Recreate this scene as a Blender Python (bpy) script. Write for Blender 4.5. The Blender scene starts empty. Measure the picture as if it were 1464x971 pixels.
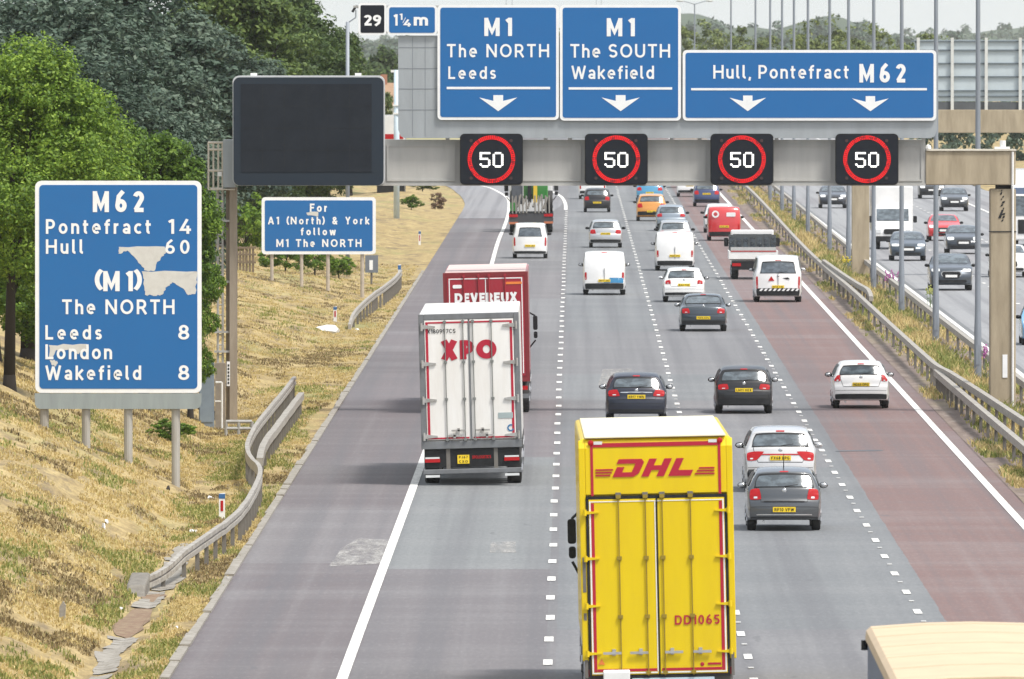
import bpy, math, random
import numpy as np
from mathutils import Vector
random.seed(7)
sc = bpy.context.scene
COL = sc.collection
F, H, VX, VY = 18576.0, 11.4, 820.0, 48.0       # surveyed lens and eye height, used to turn measured pixels into metres
R = math.radians

def at(px, py, Y):
    return ((px - VX) * Y / F, Y, H - (py - VY) * Y / F)

# ------------------------------------------------------------------ materials
class G:
    def __init__(s, name):
        s.m = bpy.data.materials.new(name); s.m.use_nodes = True
        s.t = s.m.node_tree; s.t.nodes.clear()
        s.out = s.t.nodes.new('ShaderNodeOutputMaterial')
    def n(s, typ, ins=None, **attr):
        nd = s.t.nodes.new(typ)
        for k, v in attr.items(): setattr(nd, k, v)
        for k, v in (ins or {}).items(): s.set(nd.inputs[k], v)
        return nd
    def set(s, sock, v):
        if isinstance(v, bpy.types.NodeSocket): s.t.links.new(v, sock)
        else: sock.default_value = v
    def pos(s): return s.n('ShaderNodeNewGeometry').outputs['Position']
    def obj(s): return s.n('ShaderNodeTexCoord').outputs['Object']
    def math(s, op, a, b=0.0, clamp=False):
        return s.n('ShaderNodeMath', {0: a, 1: b}, operation=op, use_clamp=clamp).outputs[0]
    def noise(s, vec, scale=(1, 1, 1), detail=4, rough=.6, dist=0.0):
        mp = s.n('ShaderNodeMapping', {'Vector': vec, 'Scale': scale})
        return s.n('ShaderNodeTexNoise', {'Vector': mp.outputs[0], 'Scale': 1.0, 'Detail': detail, 'Roughness': rough, 'Distortion': dist}).outputs['Fac']
    def mix(s, f, a, b, mode='MIX'):
        nd = s.n('ShaderNodeMix', data_type='RGBA', blend_type=mode)
        s.set(nd.inputs[0], f); s.set(nd.inputs[6], a); s.set(nd.inputs[7], b)
        return nd.outputs[2]
    def ramp(s, f, stops, interp='LINEAR'):
        nd = s.n('ShaderNodeValToRGB', {0: f}); cr = nd.color_ramp; cr.interpolation = interp
        while len(cr.elements) < len(stops): cr.elements.new(.5)
        for e, (p, c) in zip(cr.elements, stops):
            e.position = p; e.color = (c, c, c, 1) if not isinstance(c, tuple) else (*c, 1)
        return nd.outputs[0]
    def bsdf(s, col, rough=.5, metal=0.0, bump=None, bstr=.2, bdist=.02, **kw):
        b = s.n('ShaderNodeBsdfPrincipled', {'Base Color': col, 'Roughness': rough, 'Metallic': metal})
        for k, v in kw.items(): s.set(b.inputs[k.replace('_', ' ')], v)
        if bump is not None:
            bn = s.n('ShaderNodeBump', {'Height': bump, 'Strength': bstr, 'Distance': bdist})
            s.t.links.new(bn.outputs[0], b.inputs['Normal'])
        s.t.links.new(b.outputs[0], s.out.inputs[0]); return b

def c4(c): return (c[0], c[1], c[2], 1.0)
_mats = {}
def M(name, col, rough=.5, metal=0.0, dirt=.25, dscale=3.0, dcol=None, coat=0.0, streak=False, spec=.5):
    """a plain surface with uneven dirt of its own"""
    if name in _mats: return _mats[name]
    g = G(name); v = g.obj()
    sc3 = (dscale * 2.2, dscale * 2.2, dscale * .35) if streak else (dscale,) * 3
    nz = g.noise(v, sc3, 6, .65)
    f = g.ramp(nz, [(.38, 0.0), (.72, 1.0)])
    f = g.math('MULTIPLY', f, dirt)
    d = dcol or tuple(x * .45 + .02 for x in col)
    c = g.mix(f, c4(col), c4(d))
    g.bsdf(c, rough, metal, Coat_Weight=coat, Coat_Roughness=.08, Specular_IOR_Level=spec)
    _mats[name] = g.m; return g.m
def paint(name, col, metal=0.0, rough=.35): return M('paint ' + name, col, rough, metal, dirt=.3, dscale=1.6, dcol=tuple(x * .6 + .03 for x in col), coat=1.0)
def emit(name, col, s):
    if name in _mats: return _mats[name]
    g = G(name); g.bsdf((col[0] * .15, col[1] * .15, col[2] * .15, 1), .5, Emission_Color=c4(col), Emission_Strength=s); _mats[name] = g.m; return g.m

SIGN_BLUE = M('sign blue', (.008, .125, .355), .42, dirt=.22, dscale=1.0, dcol=(.016, .105, .31))
SIGN_WHITE = M('sign white', (.82, .83, .83), .45, dirt=.15)
SIGN_BLACK = M('sign black', (.014, .017, .024), .5, spec=.15)
ALU = M('sheet grey', (.36, .39, .41), .5, .15, dirt=.3, dscale=1.0, streak=True)
STEEL = M('galvanised steel', (.42, .42, .41), .55, .25, dirt=.55, dscale=4, dcol=(.2, .17, .13))
RAIL = M('weathered rail', (.42, .40, .36), .6, .15, dirt=.9, dscale=5, dcol=(.17, .14, .11))
POSTM = M('barrier post', (.17, .16, .145), .7, .1, dirt=.5, dcol=(.12, .1, .08))
SIGNPOST = M('sign post steel', (.40, .39, .36), .6, .1, dirt=.6, dscale=2, dcol=(.24, .2, .15), streak=True)
POLE = M('lamp column grey', (.25, .28, .32), .5, .2, dirt=.4, dscale=1.5, dcol=(.16, .17, .18), streak=True)
BEAM = M('beam grey', (.44, .437, .415), .65, 0, dirt=.55, dscale=1.1, dcol=(.30, .30, .29), streak=True)
CONC = M('tan concrete', (.41, .345, .245), .9, 0, dirt=.8, dscale=1.3, dcol=(.22, .18, .12), streak=True)
CONC2 = M('grey concrete', (.33, .31, .275), .9, 0, dirt=.9, dscale=4, dcol=(.15, .13, .10))
BLACK = M('black plastic', (.014, .015, .017), .6, spec=.25, dirt=.4, dcol=(.05, .05, .05))
SCREEN = M('dark screen', (.016, .020, .027), .5, spec=.15, dirt=.5, dscale=1.5, dcol=(.03, .035, .045))
TYRE = M('tyre rubber', (.022, .022, .023), .8, dirt=.4, dcol=(.06, .055, .05))
RIM = M('alloy rim', (.4, .4, .41), .35, .7)
GLASS = None
def mk_glass(name='tinted glass', a=(.020, .027, .034, 1), b=(.06, .08, .095, 1)):
    g = G(name); v = g.obj(); nz = g.noise(v, (3, 3, 5), 3)
    c = g.mix(g.ramp(nz, [(.42, 0.0), (.62, 1.0)]), a, b)
    g.bsdf(c, .10, 0, Specular_IOR_Level=.8, Coat_Weight=.5, Coat_Roughness=.06); return g.m
GLASS = mk_glass(); SKYGLASS = mk_glass('sky sheen glass', (.05, .065, .078, 1), (.115, .145, .168, 1)); SIDEGLASS = M('side glass', (.02, .025, .03), .35, spec=.3)  # paler glass: sky reflection and light through the cabin put into its colour
LRED = M('red lens', (.44, .006, .010), .35, dirt=.2, coat=.15, spec=.3)
LORANGE = M('amber lens', (.8, .22, .04), .2, coat=.6)
LWHITE = M('clear lens', (.78, .80, .80), .15, .2, coat=.8)
PLATE_Y = M('yellow plate', (.85, .60, .02), .4, dirt=.05)
PLATE_W = M('white plate', (.8, .8, .78), .4, dirt=.05)
CHROME = M('bright trim', (.6, .61, .62), .2, .8)
WHITEP = M('white plastic', (.78, .78, .76), .5)
RUST = M('brown timber', (.20, .15, .10), .9, dirt=.6)

# ------------------------------------------------------------------ mesh builder
class MB:
    def __init__(s, o=(0, 0, 0)): s.v = []; s.f = []; s.o = o
    def add(s, vs, fs):
        b = len(s.v); s.v += [tuple(v) for v in vs]; s.f += [tuple(i + b for i in f) for f in fs]; return s
    def box(s, x0, x1, y0, y1, z0, z1):
        return s.add([(x0, y0, z0), (x1, y0, z0), (x1, y1, z0), (x0, y1, z0), (x0, y0, z1), (x1, y0, z1), (x1, y1, z1), (x0, y1, z1)],
                     [(0, 3, 2, 1), (4, 5, 6, 7), (0, 1, 5, 4), (1, 2, 6, 5), (2, 3, 7, 6), (3, 0, 4, 7)])
    def prism(s, poly, y0, y1):
        """outline in X-Z (anticlockwise seen from -Y), given thickness in Y"""
        n = len(poly)
        a = sum(poly[i][0] * poly[(i + 1) % n][1] - poly[(i + 1) % n][0] * poly[i][1] for i in range(n))
        if a < 0: poly = poly[::-1]
        return s.add([(x, y0, z) for x, z in poly] + [(x, y1, z) for x, z in poly],
                     [tuple(range(n)), tuple(range(2 * n - 1, n - 1, -1))] + [(i, i + n, (i + 1) % n + n, (i + 1) % n) for i in range(n)])
    def prismx(s, poly, x0, x1):
        """outline in Y-Z, thickness in X"""
        n = len(poly)
        return s.add([(x0, y, z) for y, z in poly] + [(x1, y, z) for y, z in poly],
                     [tuple(range(n - 1, -1, -1)), tuple(range(n, 2 * n))] + [(i, (i + 1) % n, (i + 1) % n + n, i + n) for i in range(n)])
    def tube(s, p0, p1, r0, r1=None, n=8):
        r1 = r0 if r1 is None else r1
        p0, p1 = Vector(p0), Vector(p1); d = (p1 - p0).normalized()
        u = d.orthogonal().normalized(); w = d.cross(u)
        vs = []
        for p, r in ((p0, r0), (p1, r1)):
            for k in range(n):
                a = 2 * math.pi * k / n; vs.append(p + r * (math.cos(a) * u + math.sin(a) * w))
        return s.add(vs, [(k, (k + 1) % n, (k + 1) % n + n, k + n) for k in range(n)] + [tuple(range(n - 1, -1, -1)), tuple(range(n, 2 * n))])
    def sweep(s, path, sec):
        """section (u sideways, w up) along a path of 3D points"""
        n = len(sec); vs = []
        for i, p in enumerate(path):
            a = Vector(path[max(i - 1, 0)]); b = Vector(path[min(i + 1, len(path) - 1)]); d = (b - a); d.z = 0; d.normalize()
            u = Vector((d.y, -d.x, 0))
            vs += [Vector(p) + u * q + Vector((0, 0, w)) for q, w in sec]
        fs = [(i * n + k, i * n + (k + 1) % n, (i + 1) * n + (k + 1) % n, (i + 1) * n + k) for i in range(len(path) - 1) for k in range(n)]
        fs += [tuple(range(n - 1, -1, -1)), tuple((len(path) - 1) * n + k for k in range(n))]
        return s.add(vs, fs)
    def blob(s, c, r, n=8):
        vs = []; m = n // 2
        for i in range(m + 1):
            th = math.pi * i / m
            for k in range(n):
                a = 2 * math.pi * k / n
                vs.append((c[0] + r[0] * math.sin(th) * math.cos(a), c[1] + r[1] * math.sin(th) * math.sin(a), c[2] + r[2] * math.cos(th)))
        return s.add(vs, [(i * n + k, (i + 1) * n + k, (i + 1) * n + (k + 1) % n, i * n + (k + 1) % n) for i in range(m) for k in range(n)])
    def build(s, name, mat, parent=None, smooth=False, bevel=0, loc=None):
        me = bpy.data.meshes.new(name)
        o3 = s.o
        me.from_pydata([(x - o3[0], y - o3[1], z - o3[2]) for x, y, z in s.v], [], s.f)
        me.materials.append(mat)
        if smooth: me.polygons.foreach_set('use_smooth', [True] * len(me.polygons))
        me.update()
        ob = bpy.data.objects.new(name, me); COL.objects.link(ob)
        if parent: ob.parent = parent
        elif loc: ob.location = loc
        if bevel:
            b = ob.modifiers.new('edge', 'BEVEL'); b.width = bevel; b.segments = 2; b.limit_method = 'ANGLE'
        return ob

def tag(o, label=None, cat=None, group=None, kind=None):
    if label: o['label'] = label
    if cat: o['category'] = cat
    if group: o['group'] = group
    if kind: o['kind'] = kind
    return o
def thing(name, loc, label, cat, group=None, rz=0):
    o = bpy.data.objects.new(name, None); COL.objects.link(o); o.location = loc; o.rotation_euler = (0, 0, rz)
    o.empty_display_size = .3
    return tag(o, label, cat, group)
KIDS = {}
def copy_tree(o, loc, label=None, group=None, rz=None, scale=None, parent=None):
    c = o.copy(); COL.objects.link(c); c.parent = parent
    if parent is None:
        c.location = loc
        if rz is not None: c.rotation_euler = (0, 0, rz)
        if scale is not None: c.scale = scale
        if label: c['label'] = label
        if group: c['group'] = group
    for ch in [x for x in bpy.data.objects if x.parent == o]:
        copy_tree(ch, None, parent=c)
    return c

# ------------------------------------------------------------------ lettering: strokes of even width drawn along centre lines
def _arc(cx, cy, rx, ry, a0, a1, n=10):
    return [(cx + rx * math.cos(R(a0 + (a1 - a0) * k / n)), cy + ry * math.sin(R(a0 + (a1 - a0) * k / n))) for k in range(n + 1)]
def glyph(ch, w):
    c = w / 2; t = 1 - c; X = .72; xt = X - c; r = (.5 - c) / 2
    stem = lambda x, h=1: [(x, 0), (x, h)]
    def bowl(W, x0, y0, y1): ry = (y1 - y0) / 2; return [(x0, y1), (W - ry * .9 - c, y1)] + _arc(W - c - ry * .9, (y0 + y1) / 2, ry * .9, ry, 90, -90) + [(x0, y0)]
    def ell(cx, cy, rx, ry): return _arc(cx, cy, rx, ry, 90, 450, 24)
    def arch(x0, x1, h=None): rx = (x1 - x0) / 2; return [(x0, xt - rx * 1.0)] + _arc((x0 + x1) / 2, xt - rx, rx, rx, 180, 0) + [(x1, 0)]
    def ess(W, H_): q = (H_ - 2 * c) / 4; m = c + 2 * q; return _arc(W / 2, m + q, W / 2 - c, q, 25, 270, 12) + _arc(W / 2, m - q, W / 2 - c, q, 90, -155, 12)[1:]
    D = {
     'A': (.80, [[(c * .9, 0), (.40, 1)], [(.40, 1), (.80 - c * .9, 0)], [(.2, .3), (.6, .3)]]),
     'B': (.64, [stem(c), bowl(.60, c, .53, t), bowl(.64, c, c, .53)]), 'C': (.76, [_arc(.42, .5, .42 - c, .5 - c, 48, 312, 18)]),
     'D': (.76, [stem(c), [(c, t), (.34, t)] + _arc(.34, .5, .42 - c, .5 - c, 90, -90, 14) + [(c, c)]]),
     'E': (.58, [stem(c), [(c, t), (.57, t)], [(c, .51), (.52, .51)], [(c, c), (.58, c)]]), 'F': (.56, [stem(c), [(c, t), (.56, t)], [(c, .5), (.5, .5)]]),
     'G': (.80, [_arc(.42, .5, .42 - c, .5 - c, 48, 330, 18) + [(.80 - c, .45)], [(.46, .45), (.80, .45)]]),
     'H': (.76, [stem(c), stem(.76 - c), [(c, .51), (.76 - c, .51)]]), 'I': (w, [stem(c)]), 'J': (.5, [[(.5 - c, 1), (.5 - c, .25)] + _arc(.25, .25, .25 - c, .25 - c, 0, -160)]),
     'K': (.68, [stem(c), [(.64, 1), (c, .36)], [(.22, .54), (.67 - c * .3, 0)]]), 'L': (.54, [stem(c), [(c, c), (.54, c)]]),
     'M': (.90, [stem(c), stem(.90 - c), [(c, .98 - c * .4), (.45, .22), (.90 - c, .98 - c * .4)]]), 'N': (.78, [stem(c), stem(.78 - c), [(c, 1 - c * .5), (.78 - c, c * .5)]]),
     'O': (.88, [ell(.44, .5, .44 - c, .5 - c)]), 'P': (.62, [stem(c), bowl(.62, c, .42, t)]), 'Q': (.88, [ell(.44, .5, .44 - c, .5 - c), [(.5, .25), (.85, -.05)]]),
     'R': (.68, [stem(c), bowl(.64, c, .44, t), [(.34, .46), (.67 - c * .4, 0)]]), 'S': (.64, [ess(.64, 1)]), 'T': (.66, [[(0, t), (.66, t)], stem(.33)]),
     'U': (.74, [[(c, 1), (c, .37)] + _arc(.37, .37, .37 - c, .37 - c, 180, 360) + [(.74 - c, 1)]]), 'V': (.74, [[(c * .8, 1), (.37, 0)], [(.37, 0), (.74 - c * .8, 1)]]),
     'W': (1.08, [[(c * .8, 1), (.30, 0)], [(.30, 0), (.54, .93)], [(.54, .93), (.78, 0)], [(.78, 0), (1.08 - c * .8, 1)]]), 'X': (.74, [[(c, 0), (.74 - c, 1)], [(c, 1), (.74 - c, 0)]]),
     'Y': (.72, [[(c, 1), (.36, .45)], [(.72 - c, 1), (.36, .45)], [(.36, .47), (.36, 0)]]), 'Z': (.62, [[(.02, t), (.6, t)], [(.58, t), (.05, c)], [(.02, c), (.62, c)]]),
     '0': (.62, [ell(.31, .5, .31 - c, .5 - c)]), '1': (.34, [stem(.34 - c), [(.02, .80), (.34 - c, .97 - c * .4)]]),
     '2': (.60, [_arc(.30, t - (.30 - c), .30 - c, .30 - c, 165, -38, 12) + [(c * 1.2, c)], [(c * .6, c), (.60, c)]]),
     '3': (.60, [_arc(.29, .5 + r, .27 - c, r, 140, -90, 12), _arc(.30, c + r, .30 - c, r, 90, -145, 12)]),
     '4': (.66, [[(.44, 1), (c * .9, .28), (.66, .28)], [(.47, .56), (.47, 0)]]), '5': (.60, [[(.55, t), (.14, t), (.11, .56)], _arc(.29, .32, .31 - c, .32 - c, 130, -145, 14)]),
     '6': (.62, [ell(.31, .31, .31 - c, .31 - c), [(c, .33), (c + .03, .5), (.18, .75), (.44, 1)]]), '7': (.58, [[(.0, t), (.57, t)], [(.55, t), (.2, 0)]]),
     '8': (.62, [ell(.31, .52 + r, .27 - c, r), ell(.31, c + r, .31 - c, r)]), '9': (.62, [ell(.31, .69, .31 - c, .31 - c), [(.62 - c, .67), (.59 - c, .5), (.44, .25), (.18, 0)]]),
     'a': (.52, [[(.05, X * .80)] + _arc(.26, xt - .2, .26 - c, .2, 135, 0, 8) + [(.52 - c, 0)], ell(.25, .20 + c * .1, .25 - c, .20 - c * .9), ]),
     'c': (.52, [_arc(.31, X / 2, .31 - c, X / 2 - c, 50, 310, 14)]), 'd': (.58, [ell(.29, X / 2, .29 - c, X / 2 - c), stem(.58 - c)]),
     'e': (.58, [[(c, .36), (.58 - c, .36)] + _arc(.29, X / 2, .29 - c, X / 2 - c, 0, 312, 18)]), 'f': (.38, [[(.38, t)] + _arc(.33, t - .17, .17, .17, 90, 180, 6) + [(.16, 0)], [(0, xt), (.36, xt)]]),
     'h': (.54, [stem(c), arch(c, .54 - c)]), 'i': (w, [stem(c, X), [(c, .84), (c, .84 + w)]]), 'k': (.54, [stem(c), [(.50, X), (c, .26)], [(.19, .40), (.53 - c * .3, 0)]]),
     'l': (.26, [[(c, 1), (c, .2)] + _arc(.22, .22 - .02, .22 - c, .2 - c, 180, 275, 6)]), 'm': (.90, [stem(c, X), arch(c, .45), arch(.45, .90 - c)]), 'n': (.54, [stem(c, X), arch(c, .54 - c)]),
     'o': (.60, [ell(.30, X / 2, .30 - c, X / 2 - c)]), 'r': (.36, [stem(c, X), [(c, xt - .2)] + _arc(c + .2, xt - .2, .2, .2, 180, 80, 6)]), 's': (.46, [ess(.46, X)]),
     't': (.38, [[(.15, .93), (.15, .2)] + _arc(.15 + .2 - c, .2, .2 - c, .2 - c, 180, 280, 6), [(0, xt), (.36, xt)]]),
     'u': (.54, [[(c, X), (c, .27)] + _arc(.27, .27, .27 - c, .27 - c, 180, 360) + [(.54 - c, X)], stem(.54 - c, X)]),
     'w': (.80, [[(c * .8, X), (.22, 0)], [(.22, 0), (.40, X * .95)], [(.40, X * .95), (.58, 0)], [(.58, 0), (.80 - c * .8, X)]]),
     'y': (.56, [[(c * .8, X), (.28, 0)], [(.56 - c * .8, X), (.2, -.25)]]),
     '(': (.24, [_arc(.62, .5, .60 - c, .68, 128, 232, 10)]), ')': (.24, [_arc(-.38, .5, .60 - c, .68, 52, -52, 10)]), ',': (.14, [[(.11, .12), (.04, -.14)]]),
     '&': (.72, [ell(.30, .76, .19 - c * .4, .24 - c), _arc(.27, .27, .27 - c, .27 - c, 60, 330, 14) + [(.62, .46)], [(.18, .62), (.70 - c, 0)]]),
    }
    return D[ch]
def text(mb, s, x0, x1, z0, z1, y, bold=.012, fit=True):
    """x0..x1 extent, z0 baseline, z1 cap height; the letters face -Y"""
    w = .15 + bold * 1.6; k = z1 - z0; gl = []; nat = 0; gaps = 0
    for ch in s:
        if ch == ' ': gl.append(None); gaps += 2.0; continue
        a_, st_ = glyph(ch, w)
        if s[0] == 'M' and s[1:].isdigit(): a_, st_ = a_ * .80, [[(p_[0] * .80, p_[1]) for p_ in q_] for q_ in st_]
        gl.append((a_, st_)); nat += gl[-1][0]; gaps += 1
    gaps -= 1
    want = (x1 - x0) / k
    gap = min(.34 if fit else .09, max(.05, (want - nat) / gaps)) if gaps > 0 else 0
    sx = want / (nat + gap * gaps); px = 0; q = 0
    for i, g_ in enumerate(gl):
        if g_ is None: px += gap * 2; continue
        adv, strokes = g_
        for st in strokes:
            st = [p for j, p in enumerate(st) if j == 0 or math.dist(p, st[j - 1]) > 1e-5]; n = len(st); closed = n > 4 and math.dist(st[0], st[-1]) < 1e-6; vs = []
            if closed: st = st[:-1]; n -= 1
            for j in range(n):
                a = st[j - 1] if (closed or j > 0) else None; b = st[(j + 1) % n] if (closed or j < n - 1) else None; p = st[j]
                ds = []
                for u, v in ((a, p), (p, b)):
                    if u is not None and v is not None:
                        L = math.dist(u, v)
                        if L > 1e-9: ds.append(((v[0] - u[0]) / L, (v[1] - u[1]) / L))
                if len(ds) == 2:
                    nx, ny = -(ds[0][1] + ds[1][1]), ds[0][0] + ds[1][0]; L = math.hypot(nx, ny) or 1; nx /= L; ny /= L
                    cs = max(.55, nx * -ds[0][1] + ny * ds[0][0]); nx /= cs; ny /= cs
                else: nx, ny = -ds[0][1], ds[0][0]
                for sg in (1, -1): vs.append((x0 + (px + p[0] + sg * nx * w / 2) * k * sx, y - .0004 * (q % 5), z0 + (p[1] + sg * ny * w / 2) * k))
            fs = [(2 * j + 1, (2 * j + 3) % (2 * n), (2 * j + 2) % (2 * n), 2 * j) for j in range(n if closed else n - 1)]
            mb.add(vs, fs); q += 1
        px += adv + gap
def rrect(x0, x1, z0, z1, r, n=5):
    p = []
    for cx, cz, a0 in ((x1 - r, z0 + r, -90), (x1 - r, z1 - r, 0), (x0 + r, z1 - r, 90), (x0 + r, z0 + r, 180)):
        for k in range(n + 1):
            a = R(a0 + 90 * k / n); p.append((cx + r * math.cos(a), cz + r * math.sin(a)))
    return p
def ringmesh(mb, outer, inner, y0, y1):
    """flat frame between two equal-length outlines with thickness"""
    n = len(outer)
    vs = [(x, y0, z) for x, z in outer] + [(x, y0, z) for x, z in inner] + [(x, y1, z) for x, z in outer] + [(x, y1, z) for x, z in inner]
    fs = []
    for i in range(n):
        j = (i + 1) % n
        fs += [(i, j, n + j, n + i), (2 * n + j, 2 * n + i, 3 * n + i, 3 * n + j), (j, i, 2 * n + i, 2 * n + j), (n + i, n + j, 3 * n + j, 3 * n + i)]
    mb.add(vs, fs)

# ------------------------------------------------------------------ the setting
def footx(Y):   # foot of the left bank
    return np.interp(Y, [120, 230, 270, 322, 345, 385, 410, 470, 560, 700, 860, 920, 980, 1100], [-8.75, -8.8, -9.0, -9.5, -10.0, -10.9, -10.2, -9.2, -9.1, -8.5, -8.4, -9.2, -11, -20])
def slope(Y):
    return np.interp(Y, [120, 345, 400, 480, 560, 700, 900], [.45, .45, .34, .22, .15, .08, .05])
def bankcap(Y):
    return np.interp(Y, [120, 345, 420, 560, 700], [4.2, 4.2, 3.0, 1.2, .7])
def vnoise(x, y, seed=0):
    """smooth value noise"""
    xi = np.floor(x).astype(int); yi = np.floor(y).astype(int); fx = x - xi; fy = y - yi
    fx = fx * fx * (3 - 2 * fx); fy = fy * fy * (3 - 2 * fy)
    def h(a, b):
        v = np.sin(a * 127.1 + b * 311.7 + seed * 74.7) * 43758.5453; return v - np.floor(v)
    return (h(xi, yi) * (1 - fx) + h(xi + 1, yi) * fx) * (1 - fy) + (h(xi, yi + 1) * (1 - fx) + h(xi + 1, yi + 1) * fx) * fy
def ground(X, Y):
    X = np.asarray(X, float); Y = np.asarray(Y, float)
    d = footx(Y) - X
    up = slope(Y) * np.maximum(d, 0); cp = bankcap(Y)
    z = np.where(up < cp * .8, up, cp * .8 + cp * .2 * (1 - np.exp(-(up - cp * .8) / (cp * .2))))
    amp = np.clip(d + .3, 0, 1.5) / 1.5
    z = z + amp * (.16 * (vnoise(X * .9, Y * .35, 1) - .5) + .10 * (vnoise(X * 2.3, Y * .9, 2) - .5) + .35 * (vnoise(X * .25, Y * .05, 3) - .5))
    # hollow in which the gantry leg stands, and the shallow drain near the camera
    z = z - .35 * np.exp(-((X + 10.2) / 1.0) ** 2 - ((Y - 388) / 16) ** 2)
    z = z - .10 * np.exp(-((X + 8.55) / .35) ** 2) * np.clip((285 - Y) / 20, 0, 1)
    z = z + .03 * (vnoise(X * 1.7, Y * .5, 5) - .5)
    return z
def gz(x, y): return float(ground(np.array([x]), np.array([y]))[0])
def grid_mesh(name, xs, ys, zf, mat):
    Xg, Yg = np.meshgrid(xs, ys); Z = zf(Xg, Yg)
    nx, ny = len(xs), len(ys)
    v = np.stack([Xg.ravel(), Yg.ravel(), Z.ravel()], 1)
    i = np.arange(nx * ny).reshape(ny, nx)
    f = np.stack([i[:-1, :-1].ravel(), i[:-1, 1:].ravel(), i[1:, 1:].ravel(), i[1:, :-1].ravel()], 1)
    return np_mesh(name, v, f, mat, True)
def np_mesh(name, v, f, mat, smooth=False):
    me = bpy.data.meshes.new(name); v = np.asarray(v, np.float32); f = np.asarray(f, np.int32); k = f.shape[1]
    me.vertices.add(len(v)); me.vertices.foreach_set('co', v.ravel())
    me.loops.add(f.size); me.loops.foreach_set('vertex_index', f.ravel())
    me.polygons.add(len(f)); me.polygons.foreach_set('loop_start', np.arange(0, f.size, k, dtype=np.int32))
    if smooth: me.polygons.foreach_set('use_smooth', np.ones(len(f), bool))
    me.materials.append(mat); me.update(calc_edges=True); me.validate()
    ob = bpy.data.objects.new(name, me); COL.objects.link(ob); return ob

def mk_ground():
    g = G('dry grass bank'); p = g.pos()
    n1 = g.noise(p, (1.3, .42, 1.3), 6, .65); n2 = g.noise(p, (.28, .06, .3), 4); n3 = g.noise(p, (9, 2.2, 9), 4, .7)
    c = g.ramp(n1, [(.25, (.16, .11, .05)), (.42, (.34, .25, .11)), (.6, (.47, .36, .165)), (.8, (.56, .45, .225))])
    green = g.math('MULTIPLY', g.ramp(n2, [(.54, 0.0), (.70, 1.0)]), .6)
    c = g.mix(green, c, (.20, .24, .075, 1))
    dark = g.math('MULTIPLY', g.ramp(g.noise(p, (.9, .16, .9), 5, .7), [(.52, 0.0), (.64, 1.0)]), .85)
    c = g.mix(dark, c, (.17, .125, .075, 1))
    c = g.mix(g.ramp(n3, [(.35, .55), (.6, 0.0)]), c, (.16, .125, .055, 1))
    g.bsdf(c, .95, 0, bump=n3, bstr=.7, bdist=.06); return g.m
M_BANK = mk_ground()
def mk_plain():
    g = G('field'); p = g.pos(); n1 = g.noise(p, (.05, .02, .05), 5)
    g.bsdf(g.ramp(n1, [(.35, (.16, .19, .07)), (.65, (.38, .33, .16))]), .95); return g.m
def mk_road(name, lanes):
    g = G(name); p = g.pos(); s = g.n('ShaderNodeSeparateXYZ', {0: p}); x, y = s.outputs[0], s.outputs[1]
    wob = g.math('MULTIPLY', g.math('SUBTRACT', g.noise(p, (.2, .3, 0), 3), .5), .10)
    xx = g.math('DIVIDE', g.math('ADD', g.math('ADD', x, wob), 10), 42.0)
    c = g.ramp(xx, [(max(0, (a + 10) / 42.0), col) for a, col in lanes], 'CONSTANT')
    # patches of other surfacing laid across the lanes, some of them purplish, and worn bands
    lane = g.math('MULTIPLY', g.math('FLOOR', g.math('DIVIDE', g.math('ADD', x, 4.05), 3.62)), 7.3)
    seg = g.math('FLOOR', g.math('DIVIDE', y, 31.0))
    wn = g.n('ShaderNodeTexWhiteNoise', {'Vector': g.n('ShaderNodeCombineXYZ', {0: lane, 1: seg}).outputs[0]}, noise_dimensions='2D').outputs['Value']
    c = g.mix(g.math('MULTIPLY', g.math('GREATER_THAN', wn, .80), .30), c, (.20, .178, .186, 1))
    c = g.mix(g.math('MULTIPLY', g.math('LESS_THAN', wn, .12), .25), c, (.26, .265, .27, 1))
    l1 = g.math('MULTIPLY', g.math('GREATER_THAN', x, -4.03), g.math('LESS_THAN', x, -.5))
    yw = g.math('ADD', y, g.math('MULTIPLY', wob, 2.0))
    new = g.math('MULTIPLY', l1, g.math('MULTIPLY', g.math('GREATER_THAN', yw, 276), g.math('LESS_THAN', yw, 349)))
    c = g.mix(new, c, (.176, .185, .188, 1))
    old = g.math('MULTIPLY', l1, g.math('LESS_THAN', g.math('ABSOLUTE', g.math('SUBTRACT', yw, 376)), 27))
    c = g.mix(g.math('MULTIPLY', old, .8), c, (.158, .135, .141, 1))
    c = g.mix(g.math('MULTIPLY', g.math('MULTIPLY', l1, g.math('LESS_THAN', yw, 276)), .8), c, (.138, .124, .130, 1))
    band = g.noise(p, (.05, .16, 0), 4, .65)
    c = g.mix(g.ramp(band, [(.46, 0.0), (.74, .30)]), c, (.28, .28, .28, 1))
    c = g.mix(g.ramp(band, [(.28, .25), (.43, 0.0)]), c, (.13, .135, .145, 1))
    # wheel tracks and oil drip running along the lanes
    tr = g.noise(p, (1.5, .006, 0), 3)
    c = g.mix(g.ramp(tr, [(.36, .45), (.55, 0.0)]), c, (.10, .10, .11, 1))
    c = g.mix(g.ramp(tr, [(.56, 0.0), (.74, .16)]), c, (.30, .30, .30, 1))
    fine = g.noise(p, (11, 1.3, 0), 6, .8)
    c = g.mix(g.ramp(fine, [(.35, .35), (.52, 0.0)]), c, (.10, .10, .11, 1))
    c = g.mix(g.ramp(fine, [(.55, 0.0), (.75, .35)]), c, (.36, .36, .36, 1))
    spots = g.noise(p, (2.5, .35, 0), 2, .5)
    c = g.mix(g.ramp(spots, [(.70, 0.0), (.74, .5)]), c, (.10, .10, .11, 1))
    g.bsdf(c, .78, 0, bump=fine, bstr=.25, bdist=.01); return g.m
GREY, PURP, RED = (.156, .164, .171), (.126, .108, .113), (.172, .104, .094)
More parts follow.
